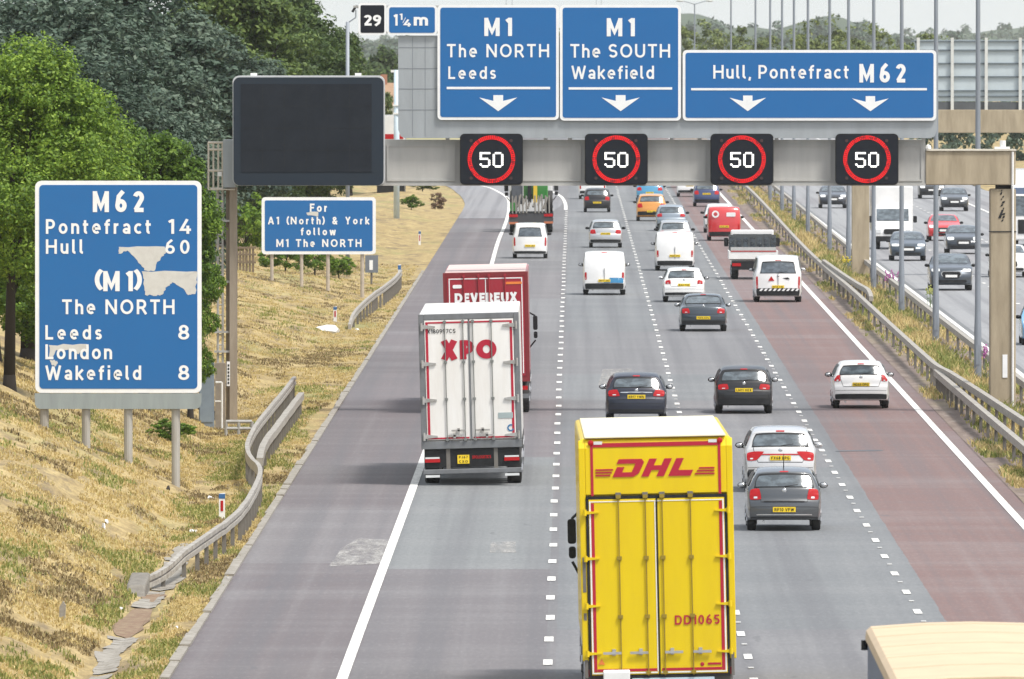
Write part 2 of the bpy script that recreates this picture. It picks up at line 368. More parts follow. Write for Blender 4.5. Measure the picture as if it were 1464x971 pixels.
M_ROAD = mk_road('motorway surface', [(-10, PURP), (-4.05, (.150, .147, .152)), (-.48, GREY), (7.15, RED)])
M_ROAD2 = mk_road('opposite carriageway surface', [(-10, GREY), (15.2, (.27, .275, .285))])
M_SLIP = mk_road('slip road surface', [(-10, (.24, .24, .25))])

# one far ground sheet, the verges, the carriageways
tag(MB().add([(-4000, -200, -.45), (4000, -200, -.45), (4000, 9000, -.45), (-4000, 9000, -.45)], [(0, 1, 2, 3)]).build('ground', mk_plain()), kind='structure')
ys = np.concatenate([np.arange(120, 640, 1.6), np.arange(640, 1120, 5)])
tag(grid_mesh('grass_bank', np.concatenate([np.arange(-34, -16, 1.0), np.arange(-16, -7.0, .22), [-6.95]]), ys, ground, M_BANK), kind='structure')
tag(MB().add([(-7.15, 60, .02), (10.95, 60, .02), (10.95, 1900, .02), (-7.15, 1900, .02)], [(0, 1, 2, 3)]).build('motorway', M_ROAD), kind='structure')
tag(MB().add([(14.25, 60, .02), (30, 60, .02), (30, 1900, .02), (14.25, 1900, .02)], [(0, 1, 2, 3)]).build('opposite_carriageway', M_ROAD2), kind='structure')
SL = [(800, -7.10, -2.2), (840, -7.15, -1.2), (871, -7.3, -.75), (909, -7.9, -1.05), (930, -8.4, -1.5), (951, -8.9, -2.2), (980, -9.9, -3.4), (1020, -12, -6), (1070, -16, -11), (1140, -24, -20)]
def interp_path(rows, n=8):
    out = []
    ts = [r[0] for r in rows]
    for i in range(len(rows) - 1):
        for k in range(n):
            t = k / n; p0 = rows[max(i - 1, 0)]; p1 = rows[i]; p2 = rows[i + 1]; p3 = rows[min(i + 2, len(rows) - 1)]
            out.append(tuple(.5 * ((2 * b) + (-a + c) * t + (2 * a - 5 * b + 4 * c - d) * t * t + (-a + 3 * b - 3 * c + d) * t ** 3) for a, b, c, d in zip(p0, p1, p2, p3)))
    out.append(tuple(rows[-1])); return out
sp = interp_path(SL); sl = MB()
for a, b in zip(sp[:-1], sp[1:]):
    sl.add([(a[1], a[0], .026), (a[2], a[0], .026), (b[2], b[0], .026), (b[1], b[0], .026)], [(0, 1, 2, 3)])
tag(sl.build('slip_road', M_SLIP), kind='structure')
def mk_soil():
    g = G('reserve soil'); p = g.pos()
    n1 = g.noise(p, (2.2, .35, 1), 5, .65); n2 = g.noise(p, (.5, .06, 1), 4)
    c = g.ramp(n1, [(.3, (.12, .088, .072)), (.55, (.20, .155, .13)), (.75, (.29, .25, .215))])
    c = g.mix(g.ramp(n2, [(.50, 0.0), (.70, .40)]), c, (.33, .29, .13, 1))
    g.bsdf(c, .95, bump=n1, bstr=.4, bdist=.03); return g.m
tag(grid_mesh('central_reserve', np.arange(10.9, 14.45, .35), np.arange(60, 1900, 6), lambda X, Y: .03 + .10 * np.exp(-((X - 12.7) / .9) ** 2) + .02 * (vnoise(X * 3, Y * .5) - .5), mk_soil()), kind='structure')
tag(grid_mesh('far_verge', np.arange(29.9, 70, 3), np.arange(100, 1900, 20), lambda X, Y: .0 + np.maximum(X - 31, 0) * .06 + .1 * vnoise(X, Y * .1), M_BANK), kind='structure')

# painted lines
def mk_line():
    g = G('road paint'); p = g.pos(); n1 = g.noise(p, (9, 1.2, 0), 5, .7)
    g.bsdf(g.mix(g.ramp(n1, [(.46, 0.0), (.70, .8)]), (.78, .77, .73, 1), (.34, .34, .33, 1)), .6); return g.m
M_LINE = mk_line()
def strip(rows, w, z=.032):
    m = MB()
    for a, b in zip(rows[:-1], rows[1:]):
        m.add([(a[1] - w / 2, a[0], z), (a[1] + w / 2, a[0], z), (b[1] + w / 2, b[0], z), (b[1] - w / 2, b[0], z)], [(0, 1, 2, 3)])
    return m
L1 = interp_path([(60, -4.10), (228, -4.08), (330, -4.02), (560, -3.96), (703, -4.12), (762, -4.08), (821, -4.12), (879, -4.38), (909, -4.78), (950, -5.9), (969, -6.8), (1010, -9.4), (1060, -14)])
tag(strip(L1, .20, .034).build('edge_line', M_LINE), kind='structure')
tag(strip([(60, 10.42), (1900, 10.42)], .20).build('edge_line', M_LINE), kind='structure')
tag(strip([(60, 14.95), (1900, 14.95)], .18).build('edge_line', M_LINE), kind='structure')
tag(strip([(60, 26.4), (1900, 26.4)], .18).build('edge_line', M_LINE), kind='structure')
tag(strip(interp_path([(838, -.50), (871, -.56), (905, -.85), (930, -1.4), (955, -2.2), (980, -3.2), (1030, -7)]), .22, .034).build('edge_line', M_LINE), kind='structure')
def dashes(x, y0, y1, w, L=2.0, P=9.0, w2=None):
    m = MB(); y = y0; k = 0
    while y < y1:
        xx = x + random.uniform(-.012, .012); l = L * random.uniform(.92, 1.05)
        m.add([(xx - w / 2, y, .032), (xx + w / 2, y, .032), (xx + w / 2, y + l, .032), (xx - w / 2, y + l, .032)], [(0, 1, 2, 3)]); y += P
        # small studs set between the marks
    return m
# the marks were timed from the photograph: one falls at pixel row 920 (lane one), 945 (lane two), 880 (lane three)
def phase(row, per=9.0): return (F * H / (row - VY)) % per + 54
tag(dashes(-.46, phase(920), 840, .17).build('lane_line', M_LINE), kind='structure')
tag(dashes(3.18, phase(945), 1900, .15).build('lane_line', M_LINE), kind='structure')
tag(dashes(6.77, phase(880), 1900, .15).build('lane_line', M_LINE), kind='structure')
for xx in (18.7, 22.55): tag(dashes(xx, 60, 1900, .16).build('lane_line', M_LINE), kind='structure')
M_STUD = M('stud', (.62, .62, .6), .5)
sm = MB()
for xl, row in ((3.18, 945), (6.77, 880)):
    y = phase(row) + 5.5
    while y < 900:
        sm.box(xl - .05, xl + .05, y, y + .22, .03, .045); y += 9.0
tag(sm.build('road_studs', M_STUD), kind='structure')
# thin sealed joint and pale worn patches in the tarmac
g = G('worn tarmac'); nz = g.noise(g.pos(), (3.2, .35, 0), 6, .75)
b_ = g.n('ShaderNodeBsdfPrincipled', {'Base Color': (.40, .39, .375, 1), 'Roughness': .9}); tr_ = g.n('ShaderNodeBsdfTransparent'); mx = g.n('ShaderNodeMixShader', {0: g.ramp(nz, [(.38, 0.0), (.62, .8)]), 1: tr_.outputs[0], 2: b_.outputs[0]})
g.t.links.new(mx.outputs[0], g.out.inputs[0]); M_WORN = g.m
M_JOINT = M('joint sealant', (.10, .105, .115), .6, dirt=.3)
pm = MB()
def patch(pts, z=.027):
    q = [at(x, y, F * H / (y - VY)) for x, y in pts]; pm.add([(a[0], a[1], z) for a in q], [tuple(range(len(q)))])
patch([(470, 812), (549, 808), (556, 774), (512, 772), (488, 786)]); patch([(700, 792), (738, 792), (737, 776), (702, 777)]); patch([(855, 552), (902, 549), (903, 528), (862, 529)])
tag(pm.build('road_patches', M_WORN), kind='structure')
pm = MB(); patch([(1195, 647), (1262, 646), (1262, 644.6), (1195, 645.4)])
tag(pm.build('road_joints', M_JOINT), kind='structure')
# crumbling concrete kerb strip at the back of the hard shoulder, and the drain at the bank's foot
kb = MB(); y = 205.0; rr = random.Random(3)
while y < 620:
    L = rr.uniform(2.5, 6); w = rr.uniform(.14, .18) * (1.0 if y < 420 else .8); o = rr.uniform(-.01, .01)
    kb.add([(-7.14 - w + o, y, -.02), (-7.12, y, -.02), (-7.12, y + L, -.02), (-7.14 - w * rr.uniform(.7, 1.1) + o, y + L, -.02),
            (-7.14 - w + o, y, .075), (-7.12, y, .07), (-7.12, y + L, .07), (-7.14 - w * rr.uniform(.7, 1.1) + o, y + L, .075)],
           [(0, 3, 2, 1), (4, 5, 6, 7), (0, 1, 5, 4), (1, 2, 6, 5), (2, 3, 7, 6), (3, 0, 4, 7)])
    y += L + rr.choice([.02, .03, .05, rr.uniform(.3, 1.2)])
tag(kb.build('kerb', CONC2), kind='structure')
dr = MB(); y = 208.0
while y < 290:
    L = rr.uniform(.5, 1.1)
    if not (246 < y < 259) and rr.random() > .06:
        if y < 209 or rr.random() < .25: ea, eb = -8.5 - rr.uniform(.18, .34), -8.5 + rr.uniform(.16, .32)
        na, nb_ = ea + rr.uniform(-.07, .07), eb + rr.uniform(-.07, .07); na = max(-8.92, min(-8.62, na)); nb_ = min(-8.12, max(-8.38, nb_))
        dr.add([(px_, py_, gz(px_, py_) + .022) for px_, py_ in ((ea, y), (-8.5, y), (eb, y), (nb_, y + L), (-8.5, y + L), (na, y + L))], [(0, 1, 4, 5), (1, 2, 3, 4)]); ea, eb = na, nb_
    y += L + (rr.uniform(.04, .12) if rr.random() < .4 else 0)
tag(dr.build('drain_channel', CONC2), kind='structure')
M_MUD = M('drain mud', (.17, .10, .065), .95, dirt=.9, dscale=5, dcol=(.30, .24, .15))
md = MB()
for x0, x1, y0, y1 in ((-8.9, -8.22, 246, 259.5), (-8.8, -8.3, 262, 266)):
    pts_ = [((x0 + x1) / 2 + (x1 - x0) / 2 * rr.uniform(.7, 1.1) * math.copysign(abs(math.cos(2 * math.pi * q / 20)) ** .6, math.cos(2 * math.pi * q / 20)), (y0 + y1) / 2 + (y1 - y0) / 2 * rr.uniform(.85, 1.08) * math.sin(2 * math.pi * q / 20)) for q in range(20)]
    md.add([(x, y, gz(x, y) + .02) for x, y in pts_], [tuple(range(20))])
tag(md.build('drain_mud', M_MUD), kind='structure')

# ------------------------------------------------------------------ grass and leaves
def mk_blade(name, stops, tr=.25):
    g = G(name); rnd = g.n('ShaderNodeNewGeometry').outputs['Random Per Island']
    c = g.ramp(rnd, stops)
    d = g.n('ShaderNodeBsdfPrincipled', {'Base Color': c, 'Roughness': .7, 'Specular IOR Level': .25})
    t = g.n('ShaderNodeBsdfTranslucent', {'Color': c})
    m = g.n('ShaderNodeMixShader', {0: tr, 1: d.outputs[0], 2: t.outputs[0]})
    g.t.links.new(m.outputs[0], g.out.inputs[0]); return g.m
M_STRAW = mk_blade('dry grass blade', [(0, (.36, .26, .10)), (.25, (.50, .385, .165)), (.7, (.60, .475, .215)), (.92, (.68, .57, .29)), (1, (.44, .40, .14))])
M_GREENB = mk_blade('green grass blade', [(0, (.13, .165, .04)), (.5, (.25, .28, .08)), (.8, (.40, .37, .13)), (1, (.55, .46, .2))])
def tufts(name, x, y, z, h, w, mat, seed, nb=3):
    """grass tufts: nb tapering bent blades at every point"""
    r = np.random.default_rng(seed); n = len(x)
    x = np.repeat(x, nb) + r.normal(0, .05, n * nb); y = np.repeat(y, nb) + r.normal(0, .2, n * nb); z = np.repeat(z, nb); h = np.repeat(h, nb) * r.uniform(.5, 1.2, n * nb)
    w = w * r.uniform(.6, 1.3, n * nb); a = r.uniform(0, math.pi, n * nb); lx = r.normal(0, .45, n * nb) * h; ly = r.normal(0, .45, n * nb) * h
    ca, sa = np.cos(a) * w, np.sin(a) * w
    v = np.empty((n * nb, 5, 3), np.float32)
    v[:, 0] = np.stack([x - ca, y - sa, z - .03], 1); v[:, 1] = np.stack([x + ca, y + sa, z - .03], 1)
    v[:, 2] = np.stack([x + ca * .7 + lx * .35, y + sa * .7 + ly * .35, z + h * .6], 1); v[:, 3] = np.stack([x - ca * .7 + lx * .35, y - sa * .7 + ly * .35, z + h * .6], 1)
    v[:, 4] = np.stack([x + lx, y + ly, z + h], 1)
    b = (np.arange(n * nb) * 5)[:, None]
    f = np.concatenate([b + [0, 1, 2], b + [0, 2, 3], b + [3, 2, 4]])
    return tag(np_mesh(name, v.reshape(-1, 3), f, mat), kind='stuff')
rg = np.random.default_rng(5)
def greenness(x, y): return vnoise(x * .8 + 3, y * .12, 11) * .6 + vnoise(x * 2.2, y * .4, 12) * .4
def scatter(n, x0, x1, y0, y1):
    y = 1 / rg.uniform(1 / y1, 1 / y0, n); return rg.uniform(x0, x1, n), y
x, y = scatter(150000, -16, -7.25, 208, 640)
keep = (x < footx(y) + 3) & ~((abs(x + 8.5) < .42) & (y < 288)) & (x < -7.3) & ~((y > 600) & (x > -7.6))
gn = greenness(x, y); verge = np.exp(-((x + 8.9) / .7) ** 2)
isg = (gn + .22 * verge * (y < 420) + .17 * ((x > -8.3) & (y < 420)) + rg.normal(0, .06, len(x))) > .73
bare = (vnoise(x * 1.3, y * .22, 21) * .65 + vnoise(x * 3.5, y * .7, 22) * .35) > .64
keep &= ~(bare & ~isg)
brn_ = (vnoise(x * .9, y * .13, 41) * .6 + vnoise(x * 2.6, y * .5, 42) * .4 + rg.normal(0, .05, len(x))) > .60
M_BROWNB = mk_blade('dead brown blade', [(0, (.10, .075, .04)), (.5, (.27, .205, .105)), (.85, (.42, .33, .17)), (1, (.26, .25, .11))])
k = keep & ~isg & brn_; tufts('dead_grass', x[k], y[k], ground(x[k], y[k]), rg.uniform(.03, .08, k.sum()), .018, M_BROWNB, 7)
k = keep & ~isg & ~brn_; tufts('dry_grass', x[k], y[k], ground(x[k], y[k]), rg.uniform(.02, .065, k.sum()), .016, M_STRAW, 1)
k = keep & isg; tufts('green_grass', x[k], y[k], ground(x[k], y[k]), rg.uniform(.03, .10, k.sum()), .016, M_GREENB, 2)
x, y = scatter(26000, 11.0, 14.5, 325, 1000)
nv = vnoise(x * 1.5, y * .09, 31)
wild = np.clip(1 - abs(x - 12.7) / .85, 0, 1)
keep = (rg.uniform(0, 1, len(x)) < .18 + .9 * wild) | (nv > .62)
keep &= ~((x < 11.5) & (nv < .60))
z = .05 + .08 * np.exp(-((x - 12.7) / .9) ** 2)
isg = (vnoise(x * 1.1, y * .15, 33) + rg.normal(0, .12, len(x))) > .48
hh = rg.uniform(.06, .18, len(x)) + wild * rg.uniform(0, .32, len(x))
k = keep & isg; tufts('reserve_weeds', x[k], y[k], z[k], hh[k], .024, M_GREENB, 3)
k = keep & ~isg; tufts('reserve_dry_grass', x[k], y[k], z[k], hh[k], .022, M_STRAW, 4)

def mk_leaf(name, stops, tr=.3):
    g = G(name); rnd = g.n('ShaderNodeNewGeometry').outputs['Random Per Island']; oi = g.n('ShaderNodeObjectInfo').outputs['Random']
    big = g.noise(g.obj(), (.55, .55, .55), 2)
    f = g.math('ADD', g.math('MULTIPLY', rnd, .55), g.math('ADD', g.math('MULTIPLY', oi, .25), g.math('MULTIPLY', g.math('SUBTRACT', big, .3), .5)))
    c = g.ramp(f, stops)
    d = g.n('ShaderNodeBsdfPrincipled', {'Base Color': c, 'Roughness': .55, 'Specular IOR Level': .35})
    t = g.n('ShaderNodeBsdfTranslucent', {'Color': c})
    m = g.n('ShaderNodeMixShader', {0: tr, 1: d.outputs[0], 2: t.outputs[0]})
    g.t.links.new(m.outputs[0], g.out.inputs[0]); return g.m
LEAF_BRIGHT = mk_leaf('bright leaf', [(.05, (.026, .06, .008)), (.45, (.11, .205, .022)), (.85, (.30, .43, .055))], .38)
LEAF_DARK = mk_leaf('blue green leaf', [(.05, (.018, .036, .022)), (.5, (.060, .10, .068)), (.95, (.16, .21, .15))], .2)
LEAF_MID = mk_leaf('mid green leaf', [(.05, (.024, .05, .014)), (.5, (.075, .125, .034)), (.95, (.19, .26, .06))], .3)
LEAF_FAR = mk_leaf('far leaf', [(.05, (.06, .09, .025)), (.5, (.15, .19, .05)), (.95, (.26, .28, .08))], .2)
BARK = M('bark', (.035, .028, .022), .95, dirt=.6, dcol=(.03, .025, .02))
def leaf_cloud(n, size, lobes, seed, flat=.75):
    """leaf faces spread through the shells of many uneven lobes: lobes = [(cx,cy,cz,rx,ry,rz)]"""
    r = np.random.default_rng(seed); L = np.array(lobes)
    wgt = (L[:, 3] * L[:, 4] + L[:, 3] * L[:, 5]); wgt /= wgt.sum()
    nc = max(10, n // 38); k = r.choice(len(L), nc, p=wgt)
    d = r.normal(0, 1, (nc, 3)); d /= np.linalg.norm(d, axis=1)[:, None]
    rad = np.clip(1 - np.abs(r.normal(0, .20, nc)), .05, 1.05)
    cc = L[k, :3] + d * L[k, 3:] * rad[:, None]                     # clump centres near the skin of every lobe
    cr = np.clip(L[k, 3] * r.uniform(.10, .26, nc), size * 1.6, None)
    j = r.integers(0, nc, n); g_ = r.normal(0, 1, (n, 3)) * np.array([1, 1, .75])
    g_ /= np.maximum(1, np.linalg.norm(g_, axis=1) / 1.5)[:, None]
    c = cc[j] + g_ * cr[j, None] * .8
    d = d[j] * .6 + g_ * .45; d /= np.linalg.norm(d, axis=1)[:, None] + 1e-6
    nm = d * .8 + r.normal(0, .55, (n, 3)) + np.array([0, -.1, .45]); nm /= np.linalg.norm(nm, axis=1)[:, None]
    t = np.cross(nm, r.normal(0, 1, (n, 3))); t /= np.linalg.norm(t, axis=1)[:, None]; b = np.cross(nm, t)
    s = (size * r.uniform(.55, 1.4, n))[:, None]
    v = np.stack([c - t * s, c - b * s * .5 + nm * s * .12, c + t * s, c + b * s * .5 + nm * s * .12], 1).reshape(-1, 3)
    return v, np.arange(4 * n).reshape(n, 4)
def lobes_for(rx, ry, rz, n, seed, zc):
    r = random.Random(seed); out = [(0, 0, zc, rx * .62, ry * .62, rz * .7)]
    for i in range(n):
        a = r.uniform(0, 2 * math.pi); u = r.uniform(-.85, 1); q = math.sqrt(max(0, 1 - u * u)); s = r.uniform(.24, .42)
        out.append((rx * .72 * q * math.cos(a), ry * .72 * q * math.sin(a), zc + rz * .74 * u, rx * s, ry * s, rx * s * r.uniform(.65, .95)))
    return out
def make_tree(name, h, rx, ry, n, size, mat, seed, label, cat, group=None, trunk_r=.22, low=.12, nl=26):
    t = thing(name, (0, 0, 0), label, cat, group)
    rz = h * (1 - low) / 2; zc = h - rz
    lb = lobes_for(rx, ry, rz, nl, seed, zc)
    v, f = leaf_cloud(n, size, lb, seed)
    c = np_mesh('crown', v, f, mat); c.parent = t
    m = MB(); top = zc + rz * .3; r = random.Random(seed)
    m.tube((0, 0, -.4), (0, 0, .35), trunk_r * 1.5, trunk_r * 1.05, 10); m.tube((0, 0, .35), (.1, .05, top), trunk_r * 1.05, trunk_r * .35, 10)
    for l in lb[1:10]:
        z0 = r.uniform(.25, .7) * top; m.tube((0, 0, z0), (l[0] * .9, l[1] * .9, max(l[2], z0 + .3)), trunk_r * .4, trunk_r * .12, 6)
    m.build('trunk', BARK, t, smooth=True)
    return t

# ------------------------------------------------------------------ cars and vans
PROF = {
 # upper outline of the body from the rear bumper over the roof to the front bumper: (share of length, share of height)
 'hatch': [(0, .195), (0, .35), (.006, .46), (.016, .52), (.022, .60), (.032, .685), (.058, .80), (.080, .895), (.088, .932), (.12, .952), (.19, .980), (.28, .997), (.36, 1), (.44, .992), (.52, .955), (.60, .86), (.69, .735), (.73, .70), (.86, .635), (.94, .57), (.985, .46), (1, .36), (1, .195)],
 'suv': [(0, .20), (0, .37), (.006, .47), (.014, .54), (.022, .62), (.032, .69), (.062, .80), (.088, .895), (.096, .932), (.13, .953), (.20, .982), (.30, .998), (.38, 1), (.45, .992), (.53, .95), (.61, .86), (.69, .745), (.73, .715), (.86, .665), (.95, .60), (.987, .48), (1, .38), (1, .20)],
 'saloon': [(0, .195), (0, .36), (.008, .50), (.015, .60), (.03, .675), (.08, .70), (.13, .735), (.20, .85), (.27, .95), (.34, .99), (.42, 1), (.50, .985), (.58, .92), (.66, .81), (.72, .725), (.76, .70), (.88, .635), (.95, .57), (.985, .46), (1, .36), (1, .195)],
 'van': [(0, .14), (0, .28), (.003, .42), (.006, .53), (.012, .65), (.022, .77), (.036, .88), (.052, .95), (.075, .985), (.12, 1), (.3, 1), (.5, 1), (.62, .985), (.68, .94), (.76, .79), (.83, .665), (.86, .635), (.93, .575), (.975, .50), (.995, .38), (1, .28), (1, .14)],
}
class Car:
    def __init__(s, kind, w, h, L, tumble, belt=.62, crown=.05, round_=.14, clear=.24, waist=None):
        s.w, s.h, s.L, s.tb, s.belt = w / 2, h, L, tumble, belt * h
        pr = [(a * L, b * h) for a, b in PROF[kind]]; dense = []
        for i in range(len(pr) - 1):
            p0, p1, p2, p3 = pr[max(i - 1, 0)], pr[i], pr[i + 1], pr[min(i + 2, len(pr) - 1)]
            for k in range(5):
                t = k / 5
                q = [.5 * (2 * b + (-a + c) * t + (2 * a - 5 * b + 4 * c - d) * t * t + (-a + 3 * b - 3 * c + d) * t ** 3) for a, b, c, d in zip(p0, p1, p2, p3)]
                dense.append((min(max(q[0], 0), L), q[1]))
        dense.append(pr[-1]); s.pr = dense; s.n = len(dense); s.crown, s.k, s.clear = crown, round_, clear
        s.top = max(range(s.n), key=lambda i: dense[i][1])
    def plan(s, y):
        d = min(y, s.L - y); return 1 - .07 * max(0, 1 - d / .55) ** 2
    def W(s, y, z):
        f = 1.0
        if z > s.belt: u = (z - s.belt) / (s.h - s.belt); f = 1 - s.tb * (.35 * u + .65 * u * u * (1 if s.tb < .12 else .8) + (.13 * u if s.tb >= .12 else 0))
        elif z < .34 * s.h: f = 1 - .055 * ((.34 * s.h - z) / (.34 * s.h)) ** 1.5
        else: f = 1 - .012 * abs(z - .47 * s.h) / (.2 * s.h)
        if z > s.belt and s.tb >= .12 and y < 1.9:      # the cabin narrows towards the tail
            f *= 1 - .085 * (1 - y / 1.9) * min(1, (z - s.belt) / (.25 * (s.h - s.belt)))
        return s.w * s.plan(y) * f
    def endk(s, y):
        if y < .9: return s.k * (1 - y / .9)
        if s.L - y < 1.0: return -s.k * 1.5 * (1 - (s.L - y) / 1.0)
        return 0
    def P(s, t, q):
        i = min(int(t), s.n - 2); f = t - i; a, b = s.pr[i], s.pr[i + 1]
        y = a[0] + (b[0] - a[0]) * f; z = a[1] + (b[1] - a[1]) * f
        edge = s.crown * (.45 * abs(q) ** 2 + .55 * abs(q) ** 8) * (1 if z > .6 * s.h else .35)
        return (q * s.W(y, z), y + s.endk(y) * abs(q) ** 2.6, z - edge)
    def zb(s, y):
        d = min(y, s.L - y); return s.clear + (s.pr[0][1] - s.clear) * max(0, 1 - d / .3) ** 1.5 * .75
    def body(s, mat, parent):
        m = MB(); rows = []
        qs = [1, .97, .9, .78, .6, .38, .13, -.13, -.38, -.6, -.78, -.9, -.97, -1]
        for i in range(s.n):
            y0, z0 = s.pr[i]; e = s.P(i, 1); zb = min(s.zb(y0), e[2] - .01); ring = []
            for k in range(8):
                z = zb + (e[2] - zb) * k / 8; ring.append((s.W(y0, z), e[1], z))
            ring += [s.P(i, q) for q in qs]
            ring += [(-x, y, z) for x, y, z in ring[7::-1]]
            rows.append(ring)
        n = len(rows[0])
        for r in rows: m.v += r
        for i in range(s.n - 1):
            for k in range(n):
                m.f.append((i * n + k, i * n + (k + 1) % n, (i + 1) * n + (k + 1) % n, (i + 1) * n + k))
        m.f.append(tuple(range(n - 1, -1, -1))); m.f.append(tuple((s.n - 1) * n + k for k in range(n)))
        return m.build('body', mat, parent, smooth=True)
    def tz(s, z, front=False):
        """where the outline passes height z on the rear (or front) of the car"""
        rng = range(s.n - 1, s.top, -1) if front else range(0, s.top)
        for i in rng:
            j = i - 1 if front else i + 1
            a, b = s.pr[i][1], s.pr[j][1]
            if a <= z <= b and b > a: return i + (j - i) * (z - a) / (b - a)
        return s.top
    def patch(s, name, mat, parent, z0, z1, q0, q1, q0t=None, q1t=None, off=.008, front=False, rnd=.3, nu=10, nv=8, thick=True):
        q0t = q0 if q0t is None else q0t; q1t = q1 if q1t is None else q1t
        m = MB(); pts = []
        for j in range(nv + 1):
            v = -1 + 2 * j / nv
            for i in range(nu + 1):
                u = -1 + 2 * i / nu
                uu = u * math.sqrt(max(0, 1 - rnd * v * v / 2)) / math.sqrt(1 - 0); vv = v * math.sqrt(max(0, 1 - rnd * u * u / 2))
                fz = (vv + 1) / 2; z = z0 + (z1 - z0) * fz
                a = q0 + (q0t - q0) * fz; b = q1 + (q1t - q1) * fz; q = a + (b - a) * (uu + 1) / 2
                q = max(-1, min(1, q)); t = s.tz(z, front)
                p = Vector(s.P(t, q)); e = .02
                d1 = Vector(s.P(min(t + e, s.n - 1.001), q)) - Vector(s.P(max(t - e, 0), q)); d2 = Vector(s.P(t, min(q + .01, 1))) - Vector(s.P(t, max(q - .01, -1)))
                nn = d1.cross(d2); nn = nn.normalized() if nn.length > 1e-9 else Vector((0, -1, 0))
                c = Vector((0, s.L / 2, s.h * .45))
                if nn.dot(p - c) < 0: nn = -nn
                pts.append(p + nn * off)
        for j in range(nv):
            for i in range(nu):
                a = j * (nu + 1) + i; m.f.append((a, a + 1, a + nu + 2, a + nu + 1))
        m.v = [tuple(p) for p in pts]
        o = m.build(name, mat, parent, smooth=True)
        return o
    def side_glass(s, parent):
        for sg in (1, -1):
            for f0, f1 in ((.20, .40), (.42, .62)):
                m = MB(); k = 6
                for i in range(k + 1):
                    y = s.L * (f0 + (f1 - f0) * i / k)
                    zt = np.interp(y, [p[0] for p in s.pr[1:-1]], [p[1] for p in s.pr[1:-1]]) - .11; zb_ = s.belt + .05
                    for z in (zb_, (zb_ + zt) / 2, zt): m.v.append((sg * (s.W(y, z) + .006), y, max(z, zb_ + .001)))
                for i in range(k):
                    for j in range(2): m.f.append((i * 3 + j, i * 3 + j + 1, i * 3 + j + 4, i * 3 + j + 3))
                m.build('side_window', SIDEGLASS, parent, smooth=True)

def wheel_meshes(r, w):
    m = MB(); n = 20; prof = [(-w / 2, r * .62), (-w / 2, r * .93), (-w / 2 + .025, r), (w / 2 - .025, r), (w / 2, r * .93), (w / 2, r * .62)]
    for x, rr in prof:
        for k in range(n): a = 2 * math.pi * k / n; m.v.append((x, rr * math.cos(a), rr * math.sin(a)))
    for i in range(len(prof) - 1):
        for k in range(n): m.f.append((i * n + k, i * n + (k + 1) % n, (i + 1) * n + (k + 1) % n, (i + 1) * n + k))
    d = MB(); d.tube((-w / 2 + .02, 0, 0), (w / 2 - .02, 0, 0), r * .64, n=20)
    for k in range(5):
        a = 2 * math.pi * k / 5; ca, sa = math.cos(a), math.sin(a)
        d.tube((-w / 2 + .005, .05 * ca, .05 * sa), (-w / 2 + .005, r * .6 * ca, r * .6 * sa), .035, .03, 5); d.tube((w / 2 - .005, .05 * ca, .05 * sa), (w / 2 - .005, r * .6 * ca, r * .6 * sa), .035, .03, 5)
    a = m.build('wheel', TYRE, smooth=True); b = d.build('rim', RIM)
    res = (a.data, b.data); bpy.data.objects.remove(a); bpy.data.objects.remove(b); return res
_wh = {}
def wheel(parent, x, y, r, w, rim=True):
    k = (round(r, 2), round(w, 2))
    if k not in _wh: _wh[k] = wheel_meshes(*k)
    o = bpy.data.objects.new('wheel', _wh[k][0]); COL.objects.link(o); o.parent = parent; o.location = (x, y, r)
    if rim:
        q = bpy.data.objects.new('rim', _wh[k][1]); COL.objects.link(q); q.parent = o
    return o
def plate(parent, x, y, z, mat, s, w=.52, h=.115, lines=None):
    m = MB(); m.box(x - w / 2, x + w / 2, y, y + .03, z - h / 2, z + h / 2); o = m.build('number_plate', mat, parent)
    t = MB()
    if lines:
        for i, l in enumerate(lines):
            zz = z + h / 2 - (i + 1) * h / 2 + .025; text(t, l, x - w * .36, x + w * .36, zz, zz + h / 2 - .05, y - .006, .01)
    else: text(t, s, x - w * .43, x + w * .43, z - h * .31, z + h * .31, y - .006, .01)
    t.build('lettering', BLACK, o)

